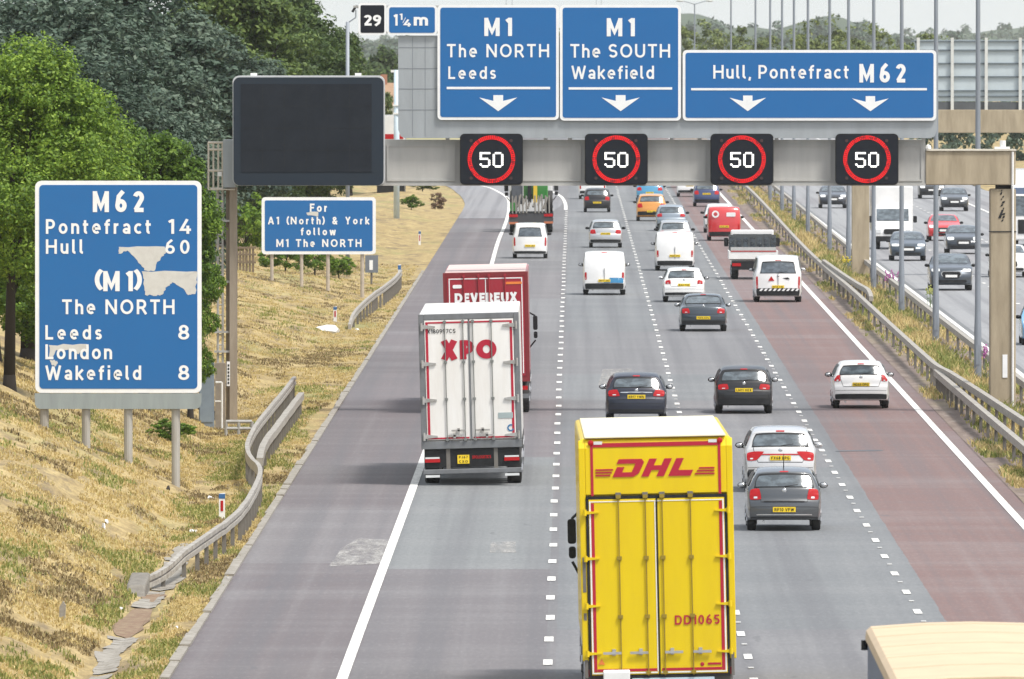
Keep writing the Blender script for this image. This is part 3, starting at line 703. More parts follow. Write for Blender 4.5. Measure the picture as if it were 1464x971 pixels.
def vehicle(label, cat, X, Y, kind='hatch', col=None, w=1.75, h=1.45, L=4.0, tumble=.24, facing=1, name='car', group=None, glass=(.70, .912, .91, .87), lights=None, dark=(.20, .30), plate_z=.57, plate_s='YK12 LRV',
            high=False, extra=None, wheels=(.31, .20), belt=.62, mirror=True, small=False, headlights=None, grille=None, lightmat=None, rz=0, clear=.245, crown=.05):
    car = Car(kind, w, h, L, tumble, belt, clear=clear, crown=crown)
    off = (0, 0, .02)
    t = thing(name, (X, Y, .02), label, cat, group, rz + (0 if facing > 0 else math.pi))
    if facing < 0: t.location = (X, Y + L, .02); t.location = (X, Y, .02)
    sh = 0 if facing > 0 else -L                       # origin stays under the end seen by the bridge
    holder = t
    before = set(bpy.data.objects)
    car.body(col, t)
    hh = h
    if glass:
        sur = car.patch('rear_screen_surround', BLACK, t, glass[0] * h, glass[1] * h, -glass[2], glass[2], -glass[3] - .02, glass[3] + .02, rnd=.16, nu=14)
        car.patch('rear_window', SKYGLASS, sur, (glass[0] + .012) * h, (glass[1] - .030) * h, -glass[2] + .03, glass[2] - .03, -glass[3] + .01, glass[3] - .01, rnd=.22, nu=14, off=.013)
        if facing > 0 and not small and kind != 'van':
            for sg in (1, -1): car.patch('tailgate_seam', BLACK, t, .47 * h, glass[0] * h, min(sg * .655, sg * .668), max(sg * .655, sg * .668), min(sg * .80, sg * .815), max(sg * .80, sg * .815), off=.007, nu=2, rnd=0)
            car.patch('tailgate_seam', BLACK, t, .462 * h, .470 * h, -.66, .66, off=.007, nu=10, nv=2, rnd=0)
            car.patch('bumper_crease', BLACK, t, .385 * h, .391 * h, -.97, .97, off=.006, nu=12, nv=2, rnd=0)
    for (a, b, q0, q1, q0t, q1t) in (lights or [(.50, .66, .60, .97, .68, .97)]):
        for sg in (1, -1):
            o = car.patch('tail_light', LRED, t, a * h, b * h, min(sg * q0, sg * q1), max(sg * q0, sg * q1), min(sg * q0t, sg * q1t), max(sg * q0t, sg * q1t), rnd=.35, off=.012)
            if facing > 0 and not small and (b - a) < .3:
                za = a + (b - a) * .28; qa = q0 + (q1 - q0) * .35; qb = q0 + (q1 - q0) * .65
                car.patch('reverse_lamp', LWHITE, o, (a + .02) * h, za * h, min(sg * qa, sg * qb), max(sg * qa, sg * qb), rnd=.4, off=.017)
    if dark: car.patch('bumper', BLACK, t, dark[0] * h if dark[0] * h > car.pr[0][1] + .005 else car.pr[0][1] + .005, dark[1] * h, -.98, .98, -.985, .985, rnd=.06, nu=14, off=.01)
    if plate_z:
        tt = car.tz(plate_z * h); p = car.P(tt, 0)
        if facing > 0:
            plate(t, 0, p[1] - .035, p[2], PLATE_Y, plate_s)
    # number 1: the windscreen end
    ws = next((g for g in [(.745, .955)]))
    car.patch('windscreen', SKYGLASS if facing < 0 else GLASS, t, ws[0] * h, ws[1] * h, -.88, .88, -.82, .82, front=True, rnd=.15, nu=14, off=.01)
    hl = headlights or (.49, .60, .55, .95)
    for sg in (1, -1):
        car.patch('headlight', LWHITE, t, hl[0] * h, hl[1] * h, min(sg * hl[2], sg * hl[3]), max(sg * hl[2], sg * hl[3]), front=True, rnd=.5, off=.014)
    gr = grille or (.33, .50, .42)
    car.patch('grille', BLACK, t, gr[0] * h, gr[1] * h, -gr[2], gr[2], front=True, rnd=.35, off=.012)
    if facing < 0:
        car.patch('lower_intake', BLACK, t, max(.20 * h, car.pr[0][1] + .02), .30 * h, -.78, .78, front=True, rnd=.3, off=.01)
        p = car.P(car.tz(.40 * h, True), 0); m = MB(); m.box(-.26, .26, p[1] + .01, p[1] + .04, p[2] - .055, p[2] + .055); m.build('number_plate', PLATE_W, t)
    car.side_glass(t)
    if mirror:
        for sg in (1, -1):
            m = MB(); y = L * .61; x = sg * (car.W(y, h * .66) + .10); m.blob((x, y, h * .675), (.11, .07, .075), 10); m.tube((sg * (abs(x) - .14), y, h * .64), (x, y, h * .655), .025, n=6)
            o = m.build('wing_mirror', BLACK if (small or random.random() < .45) else col, t, smooth=True)
            if not small and facing > 0:
                m = MB(); m.blob((x, y - .055, h * .675), (.085, .02, .055), 10); m.build('mirror_glass', CHROME, o, smooth=True)
    r, tw = wheels
    for y in (.19 * L if kind != 'van' else .2 * L, .81 * L):
        for sg in (1, -1): wheel(t, sg * (car.w * .985 - tw / 2), y, r, tw, not small)
    if facing > 0 and not small:
        # exhaust, wiper and badge are seen on the nearer cars
        m = MB(); m.tube((-car.w * .55, .04, .21), (-car.w * .55, .35, .21), .03, n=8); m.build('exhaust', CHROME, t)
        if glass:
            a = Vector(car.P(car.tz((glass[0] + .015) * h), .02)); b = Vector(car.P(car.tz((glass[0] + .045) * h), .42)); m = MB(); m.tube(a + Vector((0, -.02, 0)), b + Vector((0, -.02, 0)), .012, .008, 5)
            m.build('wiper', BLACK, t)
            p = Vector(car.P(car.tz((glass[0] - .055) * h), 0)); m = MB(); m.blob(p, (.055, .012, .055), 12); m.build('badge', CHROME, t, smooth=True)
        # roof-edge spoiler with its brake light
        m = MB(); zt = glass[1] * h if glass else .95 * h
        car.patch('brake_light', LRED, t, (zt / h + .012) * h, (zt / h + .028) * h, -.16, .16, off=.01, nu=4, nv=2)
    if extra: extra(car, t)
    if facing < 0:
        # turned about so that the front faces the bridge, front bumper over the origin
        for o in set(bpy.data.objects) - before:
            if o.parent == t: o.location.y -= L
    return t
def aerial(car, t):
    p = car.P(car.tz(.985 * car.h), 0); m = MB(); m.tube((0, p[1] + .15, p[2]), (0, p[1] + .0, p[2] + .33), .013, .006, 5); m.build('aerial', BLACK, t)
def bottom_plate_strip(z, q=.6, mat=None):
    def f(car, t): car.patch('trim_strip', mat or CHROME, t, z * car.h, (z + .018) * car.h, -q, q, off=.014, nu=10, nv=2, rnd=0)
    return f
def both(*fs):
    def f(c, t):
        for g in fs: g(c, t)
    return f

GREYP = paint('metallic grey', (.085, .092, .10), .5); DGREY = paint('dark grey', (.035, .040, .048), .4); NAVY = M('paint dark navy', (.012, .016, .032), .4, .2, dirt=.2, coat=.5)
BLACKP = M('paint black', (.008, .008, .010), .4, .0, dirt=.2, coat=.45); WHITE = paint('white', (.80, .80, .79)); SILVER = paint('silver', (.50, .51, .52), .5); PEARL = paint('pearl silver', (.60, .60, .60), .3)
ORANGE = paint('orange', (.62, .26, .035)); BLUE = paint('light blue', (.05, .25, .42)); REDP = paint('red', (.56, .025, .03)); PALEBLUE = paint('sky blue', (.12, .38, .62))

# near cars, left carriageway
vehicle('metallic grey hatchback with roof aerial, close behind a pearl white crossover', 'car', 4.82, 297, 'hatch', GREYP, 1.70, 1.44, 3.97, .27, lights=[(.50, .685, .64, .985, .70, .97)], plate_z=.345, plate_s='RP10 VFW', dark=(.205, .235), glass=(.695, .915, .93, .90), belt=.66,
        extra=both(aerial, bottom_plate_strip(.46, .58, BLACK), bottom_plate_strip(.255, .80)))
def hrv(car, t):
    car.patch('trim_strip', LRED, t, .575 * car.h, .592 * car.h, -.62, .62, off=.014, nu=10, nv=2, rnd=0)
    car.patch('lower_bumper', DGREY, t, .29 * car.h, .36 * car.h, -.93, .93, -.98, .98, off=.012, rnd=.1, nu=14)
vehicle('pearl white crossover with thin wide tail lights, just ahead of the aerial-topped grey hatchback', 'car', 5.13, 322, 'suv', PEARL, 1.79, 1.62, 4.3, .25, lights=[(.49, .635, .70, .985, .45, .985)], plate_z=.53, plate_s='FX68 BPG', dark=(.22, .34), wheels=(.34, .22), belt=.66, extra=hrv)
vehicle('dark blue-black hatchback with low wide window, just beyond the yellow trailer', 'car', 1.84, 380, 'hatch', NAVY, 1.78, 1.45, 4.29, .27, lights=[(.53, .67, .56, .97, .66, .98)], plate_z=.52, plate_s='KR17 YWN', dark=(.21, .27), belt=.64, extra=bottom_plate_strip(.60, .55))
vehicle('small black hatchback with oblong red lights in the third lane', 'car', 5.1, 388.6, 'hatch', BLACKP, 1.72, 1.43, 3.95, .23, lights=[(.51, .635, .55, .95, .60, .95)], plate_z=.50, plate_s='LM11 HEX', dark=(.21, .32), belt=.66, glass=(.69, .91, .92, .88))
vehicle('white hatchback alone on the red tarmac lane', 'car', 8.72, 394, 'hatch', WHITE, 1.72, 1.45, 3.95, .29, lights=[(.58, .72, .74, .99, .84, .985)], plate_z=.51, plate_s='ND66 OFG', dark=(.205, .315), belt=.63, glass=(.71, .912, .92, .84))
vehicle('dark slate grey saloon following a white hatchback in the third lane', 'car', 4.96, 496, 'saloon', paint('slate grey', (.045, .06, .075), .5), 1.80, 1.43, 4.6, .27, lights=[(.49, .63, .60, .96, .66, .96)], plate_z=.37, plate_s='YD15 KVU', dark=(.21, .30), glass=(.735, .95, .90, .84))
vehicle('white coupe-like hatchback with round red lights behind a white panel van', 'car', 4.68, 550, 'hatch', WHITE, 1.78, 1.47, 4.1, .27, lights=[(.53, .65, .66, .94, .68, .94)], plate_z=.50, plate_s='BJ63 TVO', dark=(.21, .29))

# vans
def van_doors(car, t, split=True):
    if split:
        m = MB(); a = Vector(car.P(car.tz(.30 * car.h), 0)); b = Vector(car.P(car.tz(.93 * car.h), 0)); m.box(-.008, .008, a.y - .012, a.y + .02, .3 * car.h, .62 * car.h); m.build('door_seam', DGREY, t)
def swoosh(car, t):
    van_doors(car, t); car.patch('blue_flash', paint('van blue', (.02, .22, .45)), t, .285 * car.h, .40 * car.h, -.05, .95, .30, .97, off=.013, rnd=.0)
VL = [(.36, .53, .885, .985, .885, .985)]
vehicle('white panel van with a blue flash low on its tailgate', 'van', 1.34, 565, 'van', WHITE, 1.85, 1.90, 4.5, .10, name='van', glass=None, lights=VL, plate_z=.335, plate_s='WV17 JHO', dark=(.142, .275), extra=swoosh, wheels=(.32, .21))
vehicle('plain white panel van in the third lane, no rear windows', 'van', 4.86, 623, 'van', WHITE, 1.88, 1.88, 4.6, .10, name='van', glass=None, lights=VL, plate_z=.385, plate_s='FN65 UYA', dark=(.142, .26), extra=van_doors, wheels=(.32, .21))
def chevrons(car, t):
    van_doors(car, t)
    m = MB(); y = car.P(car.tz(.255 * car.h), 0)[1] - .035
    for i in range(9):
        x = -.80 + i * .19
        m.prism([(x, .245 * car.h), (x + .10, .245 * car.h), (x + .18, .295 * car.h), (x + .08, .295 * car.h)], y, y + .012)
    m.build('chevron_markings', SIGN_WHITE, t)
    m = MB(); y = car.P(car.tz(.46 * car.h), 0)[1] - .012
    m.prism([(-.42, .46 * car.h), (-.16, .46 * car.h), (-.29, .56 * car.h)], y, y + .02); m.build('warning_sticker', LRED, t)
    m = MB(); y = car.P(car.tz(.52 * car.h), 0)[1] - .012; m.prism([(.2, .52 * car.h), (.42, .535 * car.h), (.5, .50 * car.h), (.36, .49 * car.h)], y, y + .02); m.build('bird_sticker', BLACK, t)
vehicle('white crew van with a big rear window and striped bumper on the red lane', 'van', 8.66, 550, 'van', WHITE, 2.02, 1.98, 4.97, .13, name='van', glass=(.62, .88, .84, .80), lights=[(.30, .56, .90, .985, .90, .985)], plate_z=.335, plate_s='MT16 CKL', dark=(.142, .305), extra=chevrons, wheels=(.33, .22))
def redvan(car, t):
    m = MB(); y = car.P(car.tz(.76 * car.h), 0)[1] - .03
    for k in range(14):
        a = 2 * math.pi * k / 14; b = 2 * math.pi * (k + 1) / 14
        m.prism([(-.48 + .2 * math.cos(a), .78 * car.h + .2 * math.sin(a)), (-.48 + .2 * math.cos(b), .78 * car.h + .2 * math.sin(b)), (-.48 + .11 * math.cos(b), .78 * car.h + .11 * math.sin(b)), (-.48 + .11 * math.cos(a), .78 * car.h + .11 * math.sin(a))], y, y + .01)
    m.prism(rrect(.12, .62, .71 * car.h, .83 * car.h, .04), y, y + .012)
    m.build('white_emblems', SIGN_WHITE, t)
vehicle('bright red van with white emblems on its doors', 'van', 8.27, 713, 'van', REDP, 1.84, 1.88, 4.4, .10, name='van', glass=None, lights=[(.35, .5, .88, .985, .88, .985)], plate_z=.42, dark=(.142, .27), extra=redvan, small=True, wheels=(.32, .2))
vehicle('white minibus-like car with one big rear window behind the green machine lorry', 'car', -2.2, 657, 'van', WHITE, 1.78, 1.80, 4.4, .16, name='van', glass=(.62, .88, .76, .72), lights=[(.36, .62, .885, .985, .90, .985)], plate_z=.36, dark=(.142, .215), small=True, wheels=(.32, .2))
# farther cars
vehicle('silver hatchback alone in the second lane', 'car', 1.70, 690, 'hatch', SILVER, 1.77, 1.50, 4.2, .26, small=True, plate_z=.5)
vehicle('black car with a yellow plate close behind a white van', 'car', 1.50, 827, 'hatch', BLACKP, 1.72, 1.55, 4.2, .22, small=True, plate_z=.40)
vehicle('white van partly under the gantry, ahead of the black car', 'van', 1.30, 893, 'van', WHITE, 1.9, 1.95, 4.6, .10, name='van', glass=None, lights=VL, small=True)
vehicle('blue open-backed pickup at the head of the third lane', 'pickup', 5.15, 878, 'suv', BLUE, 1.85, 1.55, 4.8, .25, small=True, plate_z=.40, name='pickup')
vehicle('orange crossover in the third lane', 'car', 4.72, 788, 'suv', ORANGE, 1.82, 1.66, 4.4, .24, small=True, plate_z=.36, dark=(.22, .36), glass=(.71, .92, .9, .86))
vehicle('silver-blue hatchback with amber light behind the orange crossover', 'car', 5.62, 748, 'hatch', paint('silver blue', (.28, .33, .38), .5), 1.76, 1.52, 4.2, .26, small=True, plate_z=.4, lights=[(.55, .68, .6, .97, .66, .97)])
vehicle('silver car half hidden ahead of the plain white panel van', 'car', 5.30, 680, 'hatch', SILVER, 1.78, 1.62, 4.3, .24, small=True, plate_z=.5)
vehicle('white car with tinted rear screen beside the red van', 'car', 8.35, 742, 'suv', WHITE, 1.80, 1.66, 4.3, .24, small=True, plate_z=.45)
vehicle('dark blue car with a white roof in the red lane under the gantry', 'car', 8.75, 854, 'suv', paint('mid blue', (.03, .05, .14), .2), 1.75, 1.62, 4.2, .26, small=True, plate_z=.52,
        extra=lambda c, t: c.patch('roof_panel', WHITE, t, .93 * c.h, .995 * c.h, -.9, .9, off=.015, rnd=.1))
vehicle('white car with orange roof edge, farthest of the red lane', 'car', 8.1, 905, 'suv', WHITE, 1.80, 1.6, 4.2, .24, small=True, plate_z=.5, extra=lambda c, t: c.patch('roof_edge', ORANGE, t, .93 * c.h, .985 * c.h, -.9, .9, off=.015, rnd=.1))
vehicle('small dark car farthest in the third lane, tucked under the gantry beam', 'car', 7.1, 958, 'hatch', DGREY, 1.7, 1.45, 4.0, .25, small=True)

# opposite carriageway, fronts towards the bridge
def rings(car, t):
    p = car.P(car.tz(.47 * car.h, True), 0); m = MB(); m.prism(rrect(-.45, .45, .385 * car.h, .53 * car.h, .1), p[1] + .012, p[1] + .03); m.build('grille_surround', CHROME, t)
    m = MB(); m.prism(rrect(-.41, .41, .40 * car.h, .515 * car.h, .08), p[1] + .03, p[1] + .04); m.build('grille_mesh', BLACK, t)
OP = dict(facing=-1, small=True)
vehicle('dark grey sport utility with a wide bright-framed grille', 'car', 16.72, 575, 'suv', paint('steel grey', (.06, .075, .095), .5), 1.90, 1.62, 4.5, .25, headlights=(.52, .60, .55, .96), extra=rings, wheels=(.36, .23), **OP)
vehicle('dark blue saloon just ahead of the white box lorry', 'car', 16.75, 650, 'hatch', paint('petrol blue', (.045, .065, .09), .5), 1.80, 1.46, 4.4, .25, headlights=(.50, .59, .52, .95), **OP)
vehicle('bright red hatchback in the middle lane of the opposite carriageway', 'car', 20.35, 713, 'hatch', REDP, 1.80, 1.45, 4.2, .25, **OP)
vehicle('black saloon just in front of the red hatchback', 'car', 20.12, 670, 'hatch', paint('black blue', (.022, .03, .042), .4), 1.82, 1.48, 4.6, .25, **OP)
vehicle('dark saloon with bright headlamps, high between two lamp columns under the gantry', 'car', 24.4, 832, 'hatch', DGREY, 1.80, 1.5, 4.5, .25, **OP)
vehicle('black car at the top, partly under the gantry in the far lane', 'car', 24.7, 895, 'hatch', BLACKP, 1.80, 1.5, 4.5, .25, **OP)
vehicle('dark car beside the reserve, left of the farther concrete column', 'car', 16.9, 846, 'hatch', paint('ink grey', (.03, .036, .05), .4), 1.80, 1.48, 4.4, .25, **OP)
vehicle('white car half hidden behind the concrete gantry column', 'car', 20.35, 606, 'hatch', WHITE, 1.82, 1.52, 4.4, .25, **OP)
vehicle('light blue car at the frame edge right of the concrete column', 'car', 17.25, 474, 'hatch', PALEBLUE, 1.78, 1.5, 4.2, .25, **OP)

# ------------------------------------------------------------------ lorries (local frame: origin on the road under the middle of the rear, +Y forward)
def axles(t, ys, r=.5, half=1.24, w=.36):
    for y in ys:
        for sg in (1, -1): wheel(t, sg * (half - w / 2 - .02), y, r, w)
def cab(t, y0, y1, mat, w=2.5, h=3.7, mir=.20, dx=0.0, mw=.12, mz=0.0):
    """tractor cab, front at y1"""
    m = MB(); m.prismx([(y0, 1.0), (y1 - .15, .9), (y1, 1.1), (y1 - .02, 1.9), (y1 - .22, 2.95), (y1 - .7, h), (y0, h)], -w / 2, w / 2); o = m.build('cab', mat, t, bevel=.09)
    m = MB(); m.prismx([(y1 - .014, 1.92), (y1 - .012 + .02, 1.92), (y1 - .195, 2.9), (y1 - .225, 2.9)], -w * .44, w * .44); m.build('windscreen', GLASS, o)
    for sg in (1, -1):
        m = MB(); m.prismx([(y1 - 1.35, 1.95), (y1 - .35, 1.95), (y1 - .5, 2.75), (y1 - 1.35, 2.75)], sg * w / 2 - .006, sg * w / 2 + .006); m.build('side_window', GLASS, o)
        m = MB(); m.box(-w * .46, w * .46, y1 - .02, y1 + .02, .5, .88) if sg > 0 else None
        if sg > 0: m.build('front_bumper', mat, o)
        m = MB(); x = sg * (w / 2 + mir) + dx; y = y1 - .25
        m.prism(rrect(x - mw, x + mw, 2.22 + mz, 2.66 + mz, .05), y, y + .14); m.prism(rrect(x - mw * .8, x + mw * .9, 1.96 + mz, 2.17 + mz, .05), y, y + .14)
        m.tube((sg * w / 2, y + .1, 2.78 + mz), (x, y + .1, 2.66 + mz), .025); m.tube((sg * w / 2, y + .1, 1.65 + mz), (x, y + .1, 1.9 + mz), .025)
        m.build('wing_mirror', BLACK, t)
    m = MB(); m.box(-.45, .45, y0 - 3.2, y1 - .4, .62, .95); m.build('chassis', BLACK, t)
def frame_rods(t, xs, z0, z1, mat, y=-.05, r=.022, brackets=()):
    for x in xs:
        m = MB(); m.tube((x, y, z0), (x, y, z1), r, n=8)
        for zb in list(brackets) + [z0 + .05, z1 - .05]: m.box(x - .04, x + .04, y - .02, y + .05, zb - .03, zb + .03)
        m.build('locking_bar', mat, t)
def hinge(t, x0, x1, z, mat, y=-.03, k=1.0):
    m = MB(); m.prism([(x0, z - .06 * k), (x1, z - .02 * k), (x1, z + .02 * k), (x0, z + .06 * k)], y, y + .035); m.tube((x0, y - .005, z - .1 * k), (x0, y - .005, z + .1 * k), .03); m.build('hinge', mat, t)
def roofed_box(x, y0, y1, z0, z1, drop=.0, rnd=.10):
    m = MB(); m.prismx([(y0, z0), (y1, z0), (y1, z1 - drop - rnd), (y1 - rnd, z1 - drop), (y1 - 1.2, z1 - drop * .5), (y0, z1)], -x, x); return m
def px_local(xc, s): return (lambda x: (x - xc) / s), (lambda y: H - (y - VY) / s - .02)

# --- yellow double-deck trailer
Y0 = F / 86.3; yt = thing('articulated_lorry', ((945 - VX) / 86.3, Y0, .02), 'tall yellow trailer lorry with red lettering, nearest in the second lane', 'lorry')
lx, lz = px_local(945, 86.3)
YEL = M('yellow livery', (.74, .545, .0015), .45, spec=.3, dirt=.5, dscale=.9, dcol=(.60, .40, .01), coat=.3, streak=True)
YEL2 = M('yellow roof', (.78, .72, .50), .5, dirt=.3, dscale=.7, dcol=(.6, .55, .38))
DRED = M('livery red', (.42, .006, .030), .45, dirt=.1)
ROD = M('grey yellow bar', (.34, .24, .02), .5, .2, dirt=.5, dcol=(.12, .09, .03))
zt = 4.69
m = roofed_box(1.255, .06, 13.5, 1.05, zt, .10, .25); m.build('trailer_body', YEL, yt, bevel=.05)
m = MB(); m.prismx([(-.02, zt + .002), (-.02, zt + .03), (12.2, zt - .02), (13.2, zt - .13), (13.2, zt - .2), (12.2, zt - .06)], -1.17, 1.17); m.build('roof', YEL2, yt, bevel=.01)
m = MB()
for sg in (1, -1): m.prismx([(-.03, 1.0), (.13, 1.0), (.13, zt - .03), (.03, zt - .03), (-.03, zt - .16)], sg * 1.17 if sg > 0 else -1.275, 1.275 if sg > 0 else -1.17)
m.prismx([(-.031, lz(706)), (.13, lz(706)), (.13, zt - .03), (.03, zt - .03), (-.031, zt - .16)], -1.17, 1.17); m.build('rear_frame', YEL, yt, bevel=.012)
m = MB(); zb = lz(965); zd = lz(710)
for nm, x0, x1 in (('door', -1.125, -.012), ('door', .012, 1.125)):
    m = MB(); m.box(x0, x1, -.05, .04, zb + .01, zd - .03); d = m.build(nm, YEL, yt, bevel=.008)
m = MB()   # black seal round the doors and between them
m.box(-1.165, 1.165, -.048, .05, zd - .028, zd + .02); m.box(-1.165, -1.128, -.048, .05, zb, zd - .03); m.box(1.128, 1.165, -.048, .05, zb, zd - .03); m.box(-.010, .010, -.058, .05, zb, zd - .03); m.box(-1.165, 1.165, -.048, .05, zb - .04, zb - .002)
m.build('door_seal', BLACK, yt)
m = MB(); o1 = -.057
for a, b, c, d in ((-1.115, -1.092, zb + .03, zd - .06), (1.092, 1.115, zb + .03, zd - .06), (-1.09, -.03, zb + .03, zb + .052), (.03, 1.09, zb + .03, zb + .052), (-1.09, 1.09, zd - .075, zd - .06), (-.035, -.020, zb + .06, zd - .08)): m.box(a, b, o1, o1 + .02, c, d)
m.build('white_tape', SIGN_WHITE, yt)
m = MB()
for a, b, c, d in ((-1.085, -1.035, zb + .06, zd - .09), (1.035, 1.085, zb + .06, zd - .09), (-1.03, -.04, zb + .065, zb + .11), (.04, 1.03, zb + .065, zb + .11)): m.box(a, b, o1, o1 + .02, c, d)
for a, b, c, d in ((-1.08, -1.035, zd + .03, lz(632)), (1.035, 1.08, zd + .03, lz(632)), (-1.03, 1.03, lz(638), lz(632))): m.box(a, b, -.04, -.02, c, d)
m.build('red_tape', DRED, yt)
# emblem: three slanted letters cut from bars, with speed lines either side
m = MB(); ex0, ex1, ez0, ez1 = lx(883), lx(1006), lz(681), lz(655.5); hh = ez1 - ez0; k = (ex1 - ex0) / 4.55; sh = .45 * k
def slant(polys, x0):
    for p in polys: m.prism([(ex0 + (x0 + u) * k + v * sh, ez0 + v * hh) for u, v in p], -.045, -.030)
slant([[(0, 0), (.40, 0), (.40, .56), (0, .56)], [(.401, 0), (.9, 0), (.9, .26), (.401, .26)], [(.901, 0), (1.1, 0), (1.32, .2), (1.32, .82), (1.12, 1), (.901, 1)], [(-.1, .74), (.9, .74), (.9, 1), (-.1, 1)]], 0)
slant([[(0, 0), (.40, 0), (.40, 1), (0, 1)], [(.401, .36), (.80, .36), (.80, .62), (.401, .62)], [(.801, 0), (1.2, 0), (1.2, 1), (.801, 1)]], 1.52)
slant([[(0, 0), (.40, 0), (.40, 1), (0, 1)], [(.401, 0), (1.18, 0), (1.18, .33), (.401, .33)]], 2.95)
for i, zz in enumerate((.06, .22, .38)):
    m.box(lx(859), lx(880 + i * 2), -.045, -.03, ez0 + zz * hh, ez0 + (zz + .085) * hh); m.box(lx(1001 + i * 3), lx(1029), -.045, -.03, ez0 + zz * hh, ez0 + (zz + .085) * hh)
m.build('emblem', DRED, yt)
m = MB(); text(m, 'DD1065', lx(968), lx(1032), lz(894), lz(880.5), -.062, .02); m.build('lettering', DRED, yt)
m = MB(); tx, tz_ = lx(862), lz(949)
m.prism([(tx - .055, tz_), (tx + .055, tz_), (tx, tz_ + .1)], -.062, -.057); m.build('warning_sticker', LORANGE, yt)
m = MB(); m.blob((lx(1006), -.056, lz(951)), (.035, .006, .035)); m.box(lx(1014), lx(1033), -.06, -.054, lz(952), lz(949)); m.build('red_sticker', DRED, yt)
frame_rods(yt, [lx(v) for v in (890.5, 929, 953, 993.5)], zb - .01, zd + .06, ROD, -.075, .010, [lz(797), lz(881)])
for v in (890.5, 929, 953, 993.5): m = MB(); m.box(lx(v) - .045, lx(v) + .045, -.09, -.02, zd + .0, zd + .08); m.build('bar_keeper', POSTM, yt)
for v, sg in ((890.5, -1), (929, -1), (953, 1), (993.5, 1)):
    m = MB(); m.box(lx(v) + (.0 if sg > 0 else -.3), lx(v) + (.3 if sg > 0 else .0), -.11, -.085, lz(934.5), lz(931)); m.box(lx(v) + sg * .12 - .03, lx(v) + sg * .12 + .03, -.1, -.05, lz(936), lz(927)); m.build('door_handle', STEEL, yt)
for yy in (731, 797, 865, 933):
    hinge(yt, -1.19, -.96, lz(yy), YEL, -.085, .5); hinge(yt, 1.19, .96, lz(yy), YEL, -.085, .5)
for sg in (1, -1):
    m = MB(); m.blob((sg * 1.07, -.04, lz(631.5)), (.05, .02, .05)); m.build('marker_lamp', LRED, yt)
    m = MB(); m.box(sg * .95 - .07, sg * .95 + .07, -.045, -.02, lz(634), lz(629.5)); m.build('clear_lamp', LWHITE, yt)
m = MB(); m.box(-1.245, -1.19, -.036, -.02, lz(845), lz(795)); m.build('frame_slot', POSTM, yt)
for a, b, c, d in ((-1.24, -1.19, 885, 875), (1.19, 1.24, 968, 935), (-1.24, -1.185, 968, 942)):
    m = MB(); m.box(a, b, -.036, -.02, lz(c), lz(d)); m.build('frame_slot', POSTM, yt)
m = MB(); m.prismx([(-.30, zb - .16), (-.30, zb + .07), (-.27, zb + .10), (-.10, zb + .10), (-.10, zb - .16)], lx(864), lx(902)); m.build('white_box', WHITEP, yt, bevel=.015)
m = MB(); m.box(lx(905), lx(1023), -.05, .05, zb - .32, zb - .05); m.build('pale_panel', M('pale blue panel', (.5, .62, .68), .4), yt)
m = MB(); m.box(-1.25, 1.25, -.02, .12, .42, .56); m.box(-1.2, 1.2, .06, .2, .62, 1.04); m.build('rear_bumper', POSTM, yt)
for sg in (1, -1):
    m = MB(); m.box(sg * .98 - .22, sg * .98 + .22, .0, .05, .74, .86); m.build('tail_light', LRED, yt)
axles(yt, (2.6, 3.9, 5.2, 12.4, 15.6)); cab(yt, 13.8, 16.3, YEL, w=2.4, h=3.9, mir=.07, dx=-.06, mw=.075, mz=.10); yt.rotation_euler.z = .006

# --- white lorry with red lettering
s = 56.8; xt = thing('articulated_lorry', ((676 - VX) / s, F / s, .02), 'white trailer lorry with red edging and red lettering on its rear doors', 'lorry')
lx, lz = px_local(676, s)
WL = M('white livery', (.80, .79, .76), .4, dirt=.6, dscale=1.1, dcol=(.62, .58, .52), coat=.3, streak=True)
GFR = M('grey frame', (.20, .21, .22), .5, .3, dirt=.5, dcol=(.10, .10, .10))
zt = 4.34
roofed_box(1.25, .06, 13.5, 1.02, zt, 0, .12).build('trailer_body', WL, xt, bevel=.03)
m = MB(); zd, zb = lz(458), lz(628)
m.box(-1.265, -1.13, -.03, .12, 1.0, zt); m.box(1.13, 1.265, -.03, .12, 1.0, zt); m.box(-1.128, 1.128, -.03, .12, zd + .03, zt); m.box(-1.27, 1.27, -.05, .12, lz(641), lz(630)); m.build('rear_frame', GFR, xt, bevel=.01)
for x0, x1 in ((-1.12, -.02), (.02, 1.12)):
    m = MB(); m.box(x0, x1, -.04, .04, zb, zd + .02); m.build('door', WL, xt, bevel=.008)
m = MB()
for a, b, c, d in ((-1.09, -1.03, zb + .02, zd - .02), (1.03, 1.09, zb + .02, zd - .02), (-1.028, 1.028, zd - .06, zd - .02), (-1.028, -.05, zb + .02, zb + .06), (.05, 1.028, zb + .02, zb + .06)): m.box(a, b, -.048, -.03, c, d)
m.build('red_tape', DRED, xt)
m = MB(); m.box(-.018, .018, -.06, .05, zb, zd); m.build('door_seal', GFR, xt)
m = MB(); text(m, 'XPO', lx(635), lx(715), lz(513.5), lz(486), -.052, .085, fit=False); m.build('red_lettering', DRED, xt)
m = MB(); text(m, 'X180997CS', lx(616.5), lx(657), lz(475.5), lz(469.5), -.052, .005); m.build('fleet_number', BLACK, xt)
frame_rods(xt, [lx(v) for v in (641.5, 667.5, 681.5, 708)], zb - .05, zd + .03, M('dull bar', (.22, .23, .22), .5, .3), -.075, .013, [lz(517), lz(570)])
